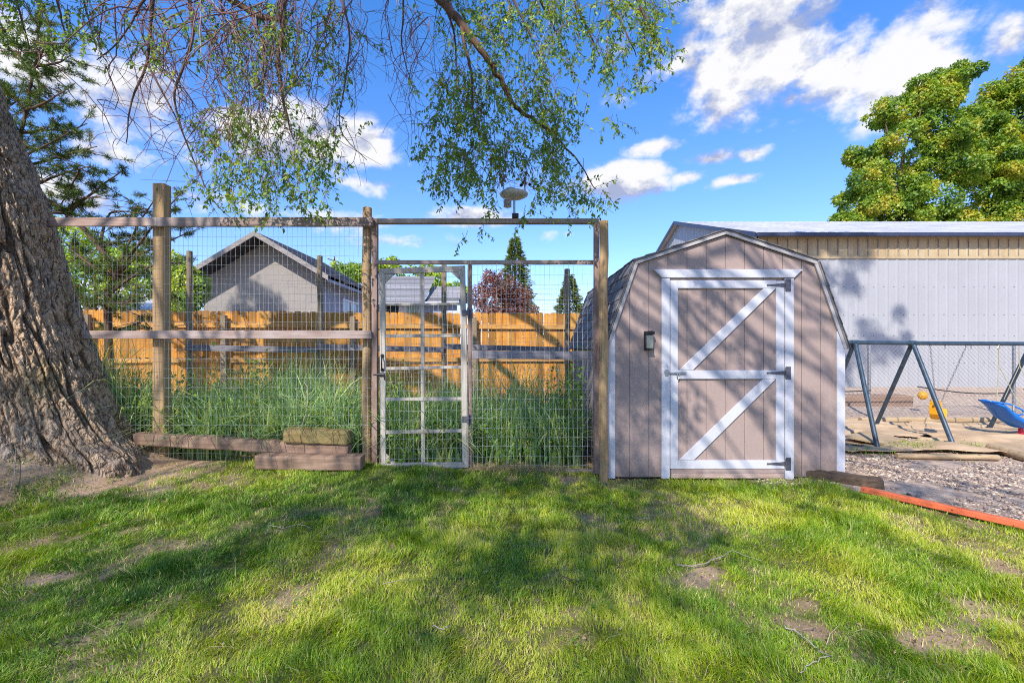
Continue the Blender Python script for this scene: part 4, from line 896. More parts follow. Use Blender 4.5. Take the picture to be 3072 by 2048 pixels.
mb = MB(); fbox(mb, 1403, 793, 1415, 1405, 4.74, 4.79, Yr=4.74); mb.build('jamb', M['railz'], fence, bevel=.004)
fr(1416, 1052, 1054, 1783, 24, 4.70, 4.738, mat='greyrail')
fr(1525, 1410, 1408, 1790, 14, 4.69, 4.73, mat='rail')
def wiremesh(X0, X1, Z0, Z1, Y, sx=.0508, sz=.1016, r=.0015, wav=.0015, tilt=0.0, par=None, name='wire_mesh', Yf=None, mat='wire'):
    mb = MB(); n = int((X1 - X0) / sx); m = int((Z1 - Z0) / sz)
    Yy = Yf or (lambda x: Y)
    for i in range(n + 1):
        x = X0 + i * sx + random.uniform(-.002, .002); k = 9; ph = random.uniform(0, 6)
        mb.tube([(x + wav * math.sin(ph + j * 1.7) + tilt * (Z1 - Z0) * (j / k), Yy(x) + wav * math.cos(ph + j), Z0 + (Z1 - Z0) * j / k) for j in range(k + 1)], r, 3, False)
    for i in range(m + 1):
        z = Z0 + i * sz + random.uniform(-.004, .004); k = max(4, int((X1 - X0) / .15)); ph = random.uniform(0, 6); rr_ = r * 1.05
        mb.tube([(X0 + (X1 - X0) * j / k, Yy(X0 + (X1 - X0) * j / k) + wav, z + wav * 1.8 * math.sin(ph + j * 1.3)) for j in range(k + 1)], rr_, 3, False)
    return mb.build(name, M[mat], par)
wiremesh(-5.0, P(1113, 0, 4.74).x, 1.43, 2.74, 4.735, par=fence); wiremesh(-4.75, P(1113, 0, 4.74).x, .12, 1.43, 4.732, par=fence)
xa = P(1405, 0, 4.71).x; xb = P(1797, 0, 4.71).x; wiremesh(xa, xb, .0, 2.26, 4.695, par=fence, wav=.003)
# gate
gate = thing('garden_gate', 'bleached wooden ladder-framed gate covered in welded wire with black handle', 'gate', (-1.2, 4.72, 0))
GY = 4.70
def gq(pts, name, mat='gate', y0=GY, y1=GY + .032, par=gate):
    q = [(P(px, py, GY).x, P(px, py, GY).z) for px, py in pts]
    a = sum(q[i][0] * q[(i + 1) % len(q)][1] - q[(i + 1) % len(q)][0] * q[i][1] for i in range(len(q)))
    if a < 0: q = q[::-1]
    return MB().prism(q, y0, y1).build(name, M[mat], par, bevel=.003)
gq([(1137, 806), (1154, 822), (1157, 1388), (1142, 1405)], 'stile'); gq([(1395, 797), (1405, 1403), (1387, 1386), (1379, 814)], 'stile')
gq([(1138, 805.5), (1394.5, 796.5), (1378.5, 813.5), (1154, 821.5)], 'frame_rail', 'gatex'); gq([(1142.5, 1404.5), (1157.5, 1388.5), (1386.5, 1386.5), (1404.5, 1402.5)], 'frame_rail', 'gatex')
for a, b, h in ((910, 907, 7), (1003.5, 1001, 9), (1101, 1096, 9), (1193, 1191, 9), (1292, 1287, 10)): gq([(1156, a), (1381 + (a - 900) * .012, b), (1381 + (a - 900) * .012, b + h), (1156, a + h)], 'crossbar', 'gatex', GY + .003, GY + .028)
gq([(1260, 819), (1271, 819), (1274, 1387), (1263, 1387)], 'centre_stile', 'gate', GY + .012, GY + .036)
for t3 in (((1155, 822), (1182, 821.5), (1155, 848)), ((1352, 815), (1378, 814.5), (1379, 840)), ((1157.5, 1360), (1185, 1387.5), (1157.5, 1387.5)), ((1262, 819.5), (1248, 819.5), (1262, 832))): gq(t3, 'corner_gusset', 'gatex', GY + .006, GY + .026)
ga = P(1140, 0, GY).x; gb = P(1400, 0, GY).x; wiremesh(ga, gb, .08, 2.2, GY - .004, r=.0015, wav=.0035, tilt=.008, par=gate)
hd = MB(); hx, hz = P(1147, 1088, GY).x, P(1147, 1088, GY).z
for dz in (.075, -.075): hd.lathe((hx, GY - .008, hz + dz), [(.017, -.003), (.02, .004)], 10, 'y'); hd.add([], [])
hd.tube([(hx, GY - .012, hz + .07), (hx + .004, GY - .04, hz + .045), (hx + .004, GY - .048, hz), (hx + .004, GY - .04, hz - .045), (hx, GY - .012, hz - .07)], [.008, .007, .008, .007, .008], 8); hd.build('handle', M['black'], gate, smooth=False)
lz = P(0, 1123, GY).z; lx = P(1141, 0, GY).x; hd = MB(); hd.box(lx - .02, lx + .05, GY - .012, GY - .006, lz - .018, lz + .018); hd.tube([(lx - .07, GY - .015, lz), (lx + .05, GY - .015, lz)], .009, 8); hd.tube([(lx + .045, GY - .02, lz), (lx + .052, GY - .024, lz - .06)], .007, 6); hd.build('latch', M['black'], gate)
for py in (938, 1256):
    h = MB(); hx = P(1405, 0, GY).x; hz = P(0, py, GY).z; h.box(hx - .07, hx - .006, GY - .012, GY - .006, hz - .03, hz + .03); h.box(hx + .006, hx + .045, GY + .026, GY + .034, hz - .055, hz + .045); h.tube([(hx, GY - .004, hz - .055), (hx, GY - .004, hz + .055)], .010, 8); h.build('hinge', M['hinge'], gate)

# weather station on the header
ws = thing('weather_station', 'white disc-shaped weather station with wind cups standing on the fence header', 'weather station', P(1545, 655, 4.70))
c = P(1542, 583, 4.70); k = 4.70 / F
MB().lathe(c, [(.03, -12 * k), (.10, -10 * k), (.145, -4 * k), (.152, 0), (.146, 3 * k), (.135, 2 * k), (.05, 3 * k)], 28).build('dome', M['wplastic'], ws, smooth=True)
MB().lathe(c + Vector((-.035, 0, 3 * k)), [(.085, 0), (.075, .025), (.05, .05), (.015, .06)], 14).build('solar_sensor', M['wplastic'], ws, smooth=True)
sm = MB()
for i in range(6): sm.lathe(P(1522.5, 600 + i * 3.6, 4.70), [(.030, 0), (.042, -.004), (.044, -.008), (.028, -.010)], 16)
sm.build('radiation_shield', M['wplastic'], ws)
MB().tube([P(1543, 592, 4.70), P(1543, 650, 4.70)], .012, 10).build('pole', M['steel'], ws)
mb = MB(); q = P(1546, 648, 4.70); mb.box(q.x - .035, q.x + .035, 4.66, 4.74, q.z - .025, q.z + .02); mb.build('bracket', M['black'], ws, bevel=.004)
an = MB(); q = P(1575, 552, 4.70); an.tube([P(1575, 581, 4.70), q], .006, 8); an.build('wind_stem', M['black'], ws)
for a in (0.3, 2.4, 4.5):
    e = q + Vector((math.cos(a) * .055, math.sin(a) * .055, 0)); an = MB(); an.tube([q, e], .003, 6)
    an.lathe(e, [(.004, -.018), (.014, -.012), (.018, 0), (.014, .012), (.004, .018)], 10, 'x'); an.build('wind_cup', M['black'], ws, smooth=True)

# ------------------------------------------------------------------ rear garden fence
rf = thing('rear_wire_fence', 'second garden wire fence on tall posts at the back of the tall grass', 'fence', (-1.5, 6.7, 0))
rps = [(568, 16, 753, 6.2), (960, 16, 767, 6.5), (1332, 14, 790, 7.0), (1702, 17, 807, 7.4)]
rx = []
for px, w, ty, Y in rps:
    wpost(px - w / 2, px + w / 2, ty, Y, rf, rnd=(px != 1332), mat='postgrey'); rx.append(P(px, 0, Y).x)
Yf = lambda x: float(np.interp(x, rx, [q[3] for q in rps])) - .06
for i in range(3):
    a = Vector((rx[i], Yf(rx[i]) - .01, 1.36 + .01 * i)); b = Vector((rx[i + 1], Yf(rx[i + 1]) - .01, 1.33)); MB().bar(a, b, .035, .085).build('rail', M['greyrail'], rf, bevel=.004)
wiremesh(rx[0] - .9, rx[3], .1, 2.35, 0, r=.0012, wav=.004, par=rf, Yf=Yf, sx=.0762, sz=.1016)
mb = MB(); a = P(1415, 893, 6.9); b = P(1775, 900, 7.3)
for z in (0, -.16): mb.tube([a + Vector((0, 0, z)), a.lerp(b, .5) + Vector((0, 0, z - .015)), b + Vector((0, 0, z))], .003, 4, False)
mb.build('strung_wire', M['wplastic'], rf)
q = P(1330, 950, 6.9); mb = MB(); mb.box(q.x - .012, q.x + .012, 6.9, 6.915, q.z - .1, q.z + .1); mb.build('post_bracket', M['black'], rf)

# ------------------------------------------------------------------ cedar fence
cf = thing('board_fence', 'orange-brown cedar picket fence behind the garden', 'fence', (-3, 8.9, 0))
A0 = Vector((-11.5, 8.02, 0)); A1 = Vector((5.2, 9.78, 0)); dv = (A1 - A0); LF = dv.length; dv.normalize(); nv = Vector((-dv.y, dv.x, 0)); fang = math.atan2(dv.y, dv.x)
class FM(MB):
    def place(s):
        s.v = [tuple(A0 + dv * x + nv * y + Vector((0, 0, z))) for x, y, z in s.v]; return s
mb = FM(); u = 0
while u < LF:
    w = .138 + random.uniform(-.004, .004); h = 2.07 + random.uniform(-.012, .012) + .04 * (u / LF); c = .028
    t = min(1, max(0, random.gauss(.5, .38))); y = random.uniform(-.003, .003)
    mb.prism([(u, .03), (u + w, .03), (u + w, h - c * 1.4), (u + w - c * .4, h - c * .4), (u + w - c, h), (u + c, h), (u + c * .4, h - c * .4), (u, h - c * 1.4)], y, y + .018, t); u += w + random.uniform(.003, .009)
mb.place().build('picket_panel', M['cedar'], cf)
u = 0
while u < LF:
    for z in (1.80, 1.12, .35): FM().box(u + .002, min(u + 2.42, LF) - .002, -.045, -.004, z - .045, z + .045, random.uniform(.2, .9)).place().build('rail', M['cedarx'], cf, bevel=.003)
    u += 2.42
u = 1.1
while u < LF: FM().box(u - .045, u + .045, -.14, -.047, -.1, 1.99).place().build('post', M['postgrey'], cf, bevel=.006); u += 2.42 * 2 / 2

# ------------------------------------------------------------------ garden vegetation
def garden():
    xs_, ys_, hh, ww, tt = [], [], [], [], []
    n = 5500; x = rng.uniform(-5.2, 1.3, n); y = 4.88 + (rng.random(n) ** 1.3) * 3.1
    px = CX + x * F / y; cl = fbm(x * 2.2, y * 2.2, s=101, o=3); cl2 = fbm(x * 5, y * 5, s=102, o=2)
    keep = rng.random(n) < sst(.32, .5, cl2) * .9 + .1; keep &= ~((x > .8) & (y > 4.3)); x, y, px, cl = x[keep], y[keep], px[keep], cl[keep]; n = len(x)
    # height so that the tops sit at the height the stand has along the fence
    topy = np.interp(px, [250, 330, 420, 520, 700, 800, 860, 960, 1060, 1150, 1300, 1420, 1500, 1600, 1700, 1800], [1140, 1120, 1130, 1130, 1120, 1110, 1070, 1080, 1120, 1150, 1140, 1130, 1120, 1110, 1150, 1180])
    H = CAMH - (topy - CY) * y / F
    h = np.clip(H * (.62 + .75 * rng.random(n) * (.6 + .8 * cl)), .25, 1.35)
    blue = fbm(x * 1.3, y * 1.3, s=103, o=2); t = np.clip(rng.normal(.28, .17, n) + (blue - .5) * .9, 0, .72)
    yel = (px < 480) & (rng.random(n) < .45); t = np.where(yel, rng.uniform(.6, 1, n), t); t = np.where(rng.random(n) < .05, .95, t)
    return blades(x, y, gz(x, y), h, rng.uniform(.008, .016, n), rng.uniform(.10, .8, n), rng.uniform(0, 6.28, n), t, segs=4, droop=.5)
def clumps():
    X, Y, H, W, LE, A, T = [], [], [], [], [], [], []
    for _ in range(400):
        y = 4.95 + rng.random() ** 1.4 * 2.8; x = rng.uniform(-5.0, .75); px = CX + x * F / y
        topy = np.interp(px, [250, 330, 420, 520, 700, 800, 860, 960, 1060, 1150, 1300, 1420, 1500, 1600, 1700, 1800], [1130, 1110, 1125, 1125, 1110, 1095, 1060, 1070, 1115, 1150, 1135, 1120, 1105, 1095, 1130, 1170])
        hh = (CAMH - (topy - CY) * y / F) * rng.uniform(.6, 1.12); base = rng.uniform(.15, .75) if px > 480 else rng.uniform(.4, 1.0); n = int(rng.integers(12, 30))
        for _ in range(n):
            X.append(x + rng.normal() * .06); Y.append(y + rng.normal() * .06); H.append(hh * rng.uniform(.55, 1.1)); W.append(rng.uniform(.014, .034)); LE.append(rng.uniform(.15, 1.15)); A.append(rng.uniform(0, 6.28)); T.append(np.clip(base + rng.normal() * .13, 0, 1))
    X, Y, H, W, LE, A, T = map(np.array, (X, Y, H, W, LE, A, T)); k = X < .84
    return blades(X[k], Y[k], gz(X[k], Y[k]), H[k], W[k], LE[k], A[k], T[k], segs=6, droop=.62)
V, Fc, T = clumps(); o = npobj('arching_grass', V, Fc, M['wheat'], tint=T); tag(o, 'broad arching grass clumps standing among the tall garden grass', 'tall grass', kind='stuff')
V, Fc, T = garden(); o = npobj('garden_grass', V, Fc, M['wheat'], tint=T); tag(o, 'tall blue-green wheat-like grass filling the fenced garden', 'tall grass', kind='stuff')
def heads():
    C, D, L = [], [], []; 
    for _ in range(330):
        Y = rng.uniform(5.0, 7.2); px = rng.choice([rng.uniform(330, 1080), rng.uniform(1160, 1760), rng.uniform(1420, 1760)]); x = (px - CX) * Y / F
        if x > .8: continue
        h = rng.uniform(.75, 1.08) if px > 450 else rng.uniform(.8, 1.25); d = Vector((rng.normal() * .25, rng.normal() * .25, 1)).normalized()
        for q in range(16):
            p = Vector((x, Y, h)) + d * .006 * q; a = rng.uniform(0, 6.28); C.append(tuple(p)); D.append((math.cos(a) * .5, math.sin(a) * .5, 1)); L.append(.04)
    C = np.array(C); return leaf_quads(C, np.array(D), rdir(len(C)), np.array(L), np.array(L) * .12, rng.uniform(.25, .75, len(C)))
V, Fc, T = heads(); o = npobj('grass_seed_heads', V, Fc, M['wheat'], tint=T); tag(o, 'pale seed heads standing in the tall garden grass', 'seed heads', kind='stuff')
def gweeds():
    C, D, Nn, L, T = [], [], [], [], []
    for (px, py, Y, rx_, rz, n) in ((620, 1230, 5.6, .35, .35, 260), (780, 1150, 5.5, .2, .3, 160), (880, 1140, 5.9, .3, .35, 200), (1230, 1330, 5.1, .35, .2, 420), (1310, 1290, 5.2, .3, .25, 300), (1480, 1310, 5.1, .35, .25, 360), (1690, 1240, 5.2, .18, .42, 380), (1730, 1180, 5.4, .10, .35, 180),
                                 (460, 1130, 5.5, .12, .2, 60), (1600, 1340, 5.0, .4, .16, 300), (1040, 1290, 5.0, .15, .3, 120), (690, 1250, 5.2, .3, .25, 200), (1180, 1200, 5.4, .1, .4, 120)):
        c = P(px, py, Y)
        for _ in range(n):
            C.append((c.x + rng.normal() * rx_ * .6, c.y + rng.normal() * .2, max(.05, c.z + rng.normal() * rz * .6))); D.append(tuple(rng.normal(size=3) + np.array([0, 0, -.2]))); Nn.append(tuple(rng.normal(size=3) * .6 + np.array([0, -.5, 1]))); L.append(rng.uniform(.03, .075)); T.append(rng.random())
    C = np.array(C); k = C[:, 0] < .88; L = np.array(L); return leaf_quads(C[k], np.array(D)[k], np.array(Nn)[k], L[k], L[k] * .6, np.array(T)[k], .08)
V, Fc, T = gweeds(); o = npobj('garden_weeds', V, Fc, M['weed'], tint=T); tag(o, 'broad-leaved green weeds among the tall garden grass', 'weeds', kind='stuff')
def strawm():
    n = 900; x = rng.uniform(-.45, .6, n); y = rng.normal(4.66, .06, n); x2 = rng.uniform(-4.5, 3.6, 9000); y2 = rng.uniform(1.7, 4.6, 9000); k2 = rng.random(9000) < .05 + .3 * bare(x2, y2); x2, y2 = x2[k2], y2[k2]; x = np.concatenate([x, x2]); y = np.concatenate([y, y2]); n = len(x)
    return blades(x, y, gz(x, y) + .004 + rng.random(n) * .02, rng.uniform(.03, .14, n), np.full(n, .003), rng.uniform(1.5, 4, n), rng.uniform(0, 6.28, n), rng.random(n), segs=3, droop=.33)
V, Fc, T = strawm(); pass
def litter():
    n = 30000; x = rng.uniform(-4.8, 4.2, n); y = 1.6 + 3.1 * rng.random(n); k = rng.random(n) < (.02 + .30 * bare(x, y)); k &= gravel_f(x, y) < 0; x, y = x[k], y[k]; n = len(x); C = np.stack([x, y, gz(x, y) + rng.uniform(.004, .03, n)], 1); D = rdir(n) * np.array([1, 1, .3]); ln = rng.uniform(.007, .026, n)
    return leaf_quads(C, D, rdir(n) * .5 + np.array([0, 0, 1]), ln, ln * rng.uniform(.3, .7, n), rng.random(n), .12)
V2, F2, T2 = litter(); o2 = npobj('leaf_litter', V2, F2, M['litter'], tint=T2); tag(o2, 'small brown and tan fallen leaf bits scattered in the lawn', 'leaf litter', kind='stuff')
o = npobj('dry_straw', V, Fc, M['straw'], tint=T); tag(o, 'dry straw litter along the foot of the fence and in the lawn', 'straw', kind='stuff')

# ------------------------------------------------------------------ landscape timbers
def timber(pxa, pya, pxb, pyb, Y, h, dep, label, mat='timber', name='landscape_timber', grp='landscape timbers piled at the fence foot', rot=0):
    a = P(pxa, pya, Y); b = P(pxb, pyb, Y); a.y += dep / 2 + rot; b.y += dep / 2; a.z -= h / 2; b.z -= h / 2; mb = MB(); mb.bar(a, b, dep, h, (0, 0, 1)); c = (a + b) / 2; c.z -= h / 2
    return tag(mb.build(name, M[mat], None, c, bevel=.018, sub=4, wob=.022), label, 'timber', grp)
timber(385, 1303, 1044, 1336, 4.60, .125, .13, 'long weathered timber reaching from the big trunk to under the mossy block', rot=.05)
timber(760, 1367, 1082, 1370, 4.45, .145, .16, 'lowest weathered timber at the lawn edge, next to the gate post')
timber(848, 1286, 1043, 1294, 4.58, .145, .15, 'short mossy brown timber block sitting on top of the pile', 'block')
mb = MB(); p = [P(892, 1282, 4.62), P(905, 1278, 4.6), P(918, 1240, 4.62), P(924, 1200, 4.66), P(922, 1160, 4.68), P(912, 1145, 4.68)]; mb.tube(p, [.006, .006, .005, .005, .004, .003], 6); tag(mb.build('bent_stick', M['greytwig'], None, p[0], smooth=True), 'pale bent stick poking up from the mossy timber block', 'stick')
# orange board
a = Vector((3.25, 4.10, .045)); b = Vector((4.55, 2.08, .04)); mb = MB(); d = (b - a).normalized(); mb.bar(a, b, .06, .05)
tag(mb.build('edging_board', M['orange'], None, a, bevel=.008), 'long orange-red painted board edging the lawn beside the gravel', 'board')
# fallen sticks on the lawn
def stick(pts, r, label, mat='greytwig'):
    w = []
    for px, py in pts:
        Y = CAMH * F / (py - CY); X = (px - CX) * Y / F; w.append(Vector((X, Y, float(gz(X, Y)) + .035)))
    mb = MB(); out = []
    for i in range(len(w) - 1):
        for k in range(4): out.append(w[i].lerp(w[i + 1], k / 4) + Vector((random.gauss(0, .004), random.gauss(0, .004), random.gauss(0, .003))))
    out.append(w[-1]); r *= .6; mb.tube(out, [r * (1 - .6 * i / len(out)) for i in range(len(out))], 5); tag(mb.build('fallen_stick', M[mat], None, w[0], smooth=True), label, 'stick', 'fallen sticks on the lawn')
stick([(2030, 1712), (2110, 1708), (2160, 1690), (2200, 1668), (2240, 1685), (2285, 1700)], .006, 'forked grey stick lying over the bare patch right of centre')
stick([(2350, 1900), (2400, 1925), (2440, 1965), (2485, 1992), (2440, 2015), (2400, 2046)], .006, 'kinked pale stick at the bottom right of the lawn')
stick([(795, 1632), (808, 1605), (850, 1612), (900, 1598), (935, 1612)], .005, 'thin bleached curved stick in the dark green grass left of centre')
stick([(10, 1650), (20, 1625), (48, 1590), (60, 1570)], .006, 'dark twig beside the bare strip at the left edge', 'limb')
stick([(1150, 1780), (1200, 1765), (1255, 1760)], .004, 'short straight pale stick lying in the centre of the lawn')
stick([(1295, 1900), (1330, 1908), (1350, 1898)], .005, 'small stick in the sunny yellowish grass near the bottom')
stick([(30, 1540), (45, 1520), (46, 1500)], .006, 'pale stick on the bare dirt in front of the big trunk')
stick([(160, 1480), (230, 1474), (270, 1462)], .006, 'long pale stick on the dirt where the grass thins near the trunk')
stick([(1690, 1745), (1730, 1760), (1765, 1752)], .006, 'brown stick in the darker grass just left of the bare patch', 'limb')
stick([(1910, 1580), (1925, 1570), (1955, 1568)], .004, 'tiny twig in the yellow grass in front of the shed')

# ------------------------------------------------------------------ play area
tf = None
def tarp():
    nx_, ny_ = 170, 90; X, Y = np.meshgrid(np.linspace(4.3, 10.2, nx_), np.linspace(5.5, 7.95, ny_))
    edge = .35 * (fbm(X * .9, X * 0 + 2, s=120, o=3) - .5) * sst(6.3, 5.5, Y); Y = Y + edge * 2
    f = fbm(X * .7 + Y * .5, Y * 2.6 - X * .3, s=121, o=4); f2 = 1 - np.abs(fbm(X * .6, Y * 1.9 + X * .25, s=122, o=2) - .5) * 7
    Z = gz(X, Y) + .012 + .16 * np.clip(f - .42, 0, 1) + .035 * np.clip(f2, 0, 1) ** 2 
    V = np.stack([X.ravel(), Y.ravel(), Z.ravel()], 1); i, j = np.meshgrid(np.arange(nx_ - 1), np.arange(ny_ - 1)); a = (j * nx_ + i).ravel()
    hole = fbm(X * 1.3, Y * 2.0, s=124, o=3).ravel()[a] > .74; a = a[~hole]
    o = npobj('ground_cloth', V, np.stack([a, a + 1, a + nx_ + 1, a + nx_], 1), M['tarp'], None, (7, 6.7, 0), smooth=True); s = o.modifiers.new('s', 'SOLIDIFY'); s.thickness = .006
    tag(o, 'rumpled sandy-brown ground cloth spread under the swing set', 'ground cloth')
tarp()
sw = thing('swing_set', 'blue-grey steel tube swing set frame with A-shaped legs on the sandy cloth', 'swing set', (6.5, 6.75, 0))
def tube1(name, pts, r, mat='swing', par=sw, n=12): return MB().tube(pts, r, n).build(name, M[mat], par, smooth=False)
A1p = Vector((5.22, 6.72, 1.43)); A2p = Vector((6.13, 6.75, 1.42)); A3p = Vector((8.02, 6.8, 1.42))
tube1('top_bar', [A1p + Vector((-.16, 0, .012)), A2p + Vector((0, 0, .012)), A3p + Vector((.25, 0, .0))], .032)
for a, f1, f2 in ((A1p, (4.87, 5.87, 0.0), (5.33, 7.6, .02)), (A2p, (5.97, 5.95, .0), (6.27, 7.6, .02)), (A3p, (8.35, 5.95, 0), (8.10, 7.47, .02))):
    for f_ in (f1, f2):
        lg = tube1('leg', [a + Vector((0, -.02 if f_[1] < a.y else .02, -.02)), Vector(f_)], .030)
for a in (A1p, A2p, A3p):
    mb = MB(); mb.tube([a + Vector((-.05, 0, .01)), a + Vector((.05, 0, .01))], .040, 12); mb.lathe(a + Vector((0, -.045, .01)), [(.011, -.008), (.011, .01)], 8, 'y'); mb.build('joint_collar', M['swing'], sw)
for x in (6.65, 7.05, 7.33): MB().tube([(x, 6.77, 1.40), (x, 6.77, 1.34)], .008, 6).build('eye_bolt', M['steel'], sw)
def chain(a, b, par, name='chain', r=.0034, lk=.034):
    a = Vector(a); b = Vector(b); L = (b - a).length; n = int(L / (lk * .78)); mb = MB(); d = (b - a).normalized(); s0 = d.orthogonal().normalized(); s1 = d.cross(s0)
    for i in range(n):
        c = a + d * (L * (i + .5) / n); s = s0 if i % 2 else s1; pts = [c + d * (lk * .5 * math.cos(q)) + s * (lk * .27 * math.sin(q)) for q in [k * math.pi / 4 for k in range(9)]]; mb.tube(pts, r, 4, False)
    return mb.build(name, M['oldwire'], par)
ys_ = thing('belt_swing', 'yellow-orange belt swing seat hanging on chains', 'swing', (6.95, 6.77, .28))
sc_ = Vector((6.55, 6.77, 0)); ea = Vector((math.cos(R(38)), math.sin(R(38)), 0)); wa = Vector((-ea.y, ea.x, 0)); 
prof = [(-.29, .575), (-.285, .46), (-.26, .36), (-.20, .30), (-.10, .27), (.02, .265), (.11, .29), (.20, .35), (.255, .41)]
n = len(prof); vs = []
for sgn in (-1, 1):
    for i, (u, z) in enumerate(prof):
        p0 = prof[max(i - 1, 0)]; p1 = prof[min(i + 1, n - 1)]; du, dz = p1[0] - p0[0], p1[1] - p0[1]; L = math.hypot(du, dz); wd = .085 if 0 < i < n - 1 else .07
        c = sc_ + ea * u * .86 + wa * (sgn * wd * .85) + Vector((0, 0, z)); vs += [c, c + (ea * (-dz) + Vector((0, 0, du))) / L * .012]
m = 2 * n; fs = []
for i in range(n - 1):
    a = 2 * i; fs += [(a, a + 2, m + a + 2, m + a), (a + 1, m + a + 1, m + a + 3, a + 3), (a, a + 1, a + 3, a + 2), (m + a, m + a + 2, m + a + 3, m + a + 1)]
fs += [(0, m, m + 1, 1), (m - 2, m - 1, 2 * m - 1, 2 * m - 2)]
mb = MB(); mb.add(vs, fs); mb.build('seat', M['yellow'], ys_, bevel=.003)
e1 = sc_ + ea * -.285 + Vector((0, 0, .56)); e2 = sc_ + ea * .25 + Vector((0, 0, .40))
for e, tx, k_ in ((e1, 6.42, .10), (e2, 6.98, .13)):
    q = e + Vector((0, 0, k_)); chain((tx, 6.77, 1.40), q, ys_); mb = MB(); mb.tube([q, e - wa * .06, e + wa * .06, q], .004, 5); mb.build('triangle_link', M['steel'], ys_)
mb = MB(); c = e1 - wa * .0 + ea * -.008 ; mb.lathe(c - Vector((0, 0, .03)), [(.016, -.012), (.016, .006)], 8, 'y'); mb.build('rivet', M['black'], ys_)
bs = thing('toddler_swing', 'bright blue moulded toddler swing with red front bar hanging on ropes', 'swing', (8.0, 6.75, .2))
def Q(px, py, dy=0, Y=6.75): p = P(px, py, Y); p.y += dy; return p
# scooped seat lofted along its length
secs = [((2957, 1203), .10, .015), ((2985, 1215), .16, .05), ((3010, 1240), .18, .09), ((3045, 1262), .18, .10), ((3090, 1272), .18, .09), ((3125, 1262), .17, .07), ((3160, 1235), .14, .04)]
mb = MB(); ring = 14; vs = []
for (px, py), hw, dp in secs:
    c = Q(px, py)
    for k in range(ring):
        t = k / (ring - 1); a = math.pi * t; vs.append(c + Vector((0, -hw * math.cos(a), -dp * math.sin(a))))
    for k in range(ring):
        t = 1 - k / (ring - 1); a = math.pi * t; vs.append(c + Vector((.004, -(hw - .012) * math.cos(a), .02 - dp * .93 * math.sin(a))))
m = 2 * ring; fs = [(i * m + k, i * m + (k + 1) % m, (i + 1) * m + (k + 1) % m, (i + 1) * m + k) for i in range(len(secs) - 1) for k in range(m)]
fs += [tuple(range(m))[::-1], tuple((len(secs) - 1) * m + k for k in range(m))]; mb.add(vs, fs); mb.build('seat', M['blue'], bs, smooth=True)
mb = MB(); mb.tube([Q(2957, 1202, -.1), Q(2990, 1207, -.17), Q(3020, 1222, -.19), Q(3050, 1245, -.19), Q(3100, 1256, -.19), Q(3140, 1245, -.17)], .012, 8); mb.tube([Q(2957, 1202, .1), Q(2990, 1203, .17), Q(3020, 1212, .19), Q(3050, 1235, .19), Q(3100, 1250, .19), Q(3140, 1240, .17)], .012, 8); mb.tube([Q(2957, 1202, -.1), Q(2952, 1200, 0), Q(2957, 1202, .1)], .012, 8); mb.build('seat_rim', M['blue'], bs, smooth=True)
mb = MB(); p0 = Q(3064, 1262); mb.tube([p0, Q(3063, 1280), Q(3062, 1298)], [.028, .025, .035], 10); mb.lathe(Q(3062, 1309), [(.13, -.015), (.13, .015), (.05, .05)], 16); mb.build('front_bar', M['red'], bs, smooth=False)
for dx, s in ((0, -1), (140, 1)):
    ap = Q(2997 + dx * .44, 1096); tp_ = Q(2996 + dx * .44, 1040); mb = MB(); mb.tube([tp_, ap], .008, 6); mb.tube([ap, Q(2968 + dx * .5, 1200, -.1 if s < 0 else .12)], .006, 6); mb.tube([ap, Q(3028 + dx * .4, 1236, -.19)], .006, 6); mb.build('rope', M['rope'], bs)
mb = MB(); mb.tube([Q(2996, 1032), Q(3000, 1040), Q(2996, 1052), Q(2992, 1044), Q(2996, 1036)], .005, 6); mb.build('hook', M['steel'], bs)
mb = MB(); mb.box(Q(2997, 0).x, Q(3001, 0).x, 6.56, 6.565, Q(0, 1226).z, Q(0, 1210).z); mb.build('buckle', M['rope'], bs)
# logs, plank
def lg(a, b, r, label, name='log', mat='log', grp='loose logs around the swing set'):
    mb = MB(); a = Vector(a); b = Vector(b); pts = [a.lerp(b, i / 6) + Vector((0, random.gauss(0, r * .08), random.gauss(0, r * .06))) for i in range(7)]; mb.tube(pts, r, 10); c = (a + b) / 2; c.z = 0; tag(mb.build(name, M[mat], None, c, smooth=False, bevel=.008), label, 'log', grp)
def Gp(px, py, dz=.04): Y = CAMH * F / (py - CY); return Vector(((px - CX) * Y / F, Y, dz))
lg(Gp(2690, 1377, .04), Gp(2993, 1381, .04), .036, 'long pale round log lying across the front of the sandy cloth')
lg(Gp(2970, 1352, .05), Gp(3110, 1392, .05), .055, 'grey round log at an angle near the right edge')
lg((6.3, 7.98, .05), (11.5, 8.05, .05), .055, 'long thin log along the chain link fence behind the yellow swing'); 
lg((5.0, 7.9, .05), (6.2, 7.95, .05), .05, 'shorter log behind the left leg of the swing set')
mb = MB(); p = [Gp(2530, 1328, .1), Gp(2640, 1345, .07), Gp(2720, 1330, .06), Gp(2600, 1305, .08)]; p2 = [q + Vector((0, 0, -.02)) for q in p]
mb.add(p + p2, [(0, 1, 2, 3), (7, 6, 5, 4), (0, 4, 5, 1), (1, 5, 6, 2), (2, 6, 7, 3), (3, 7, 4, 0)]); tag(mb.build('loose_plank', M['log'], None, Gp(2620, 1330, 0)), 'flat pale plank at the foot of the left swing legs', 'plank')
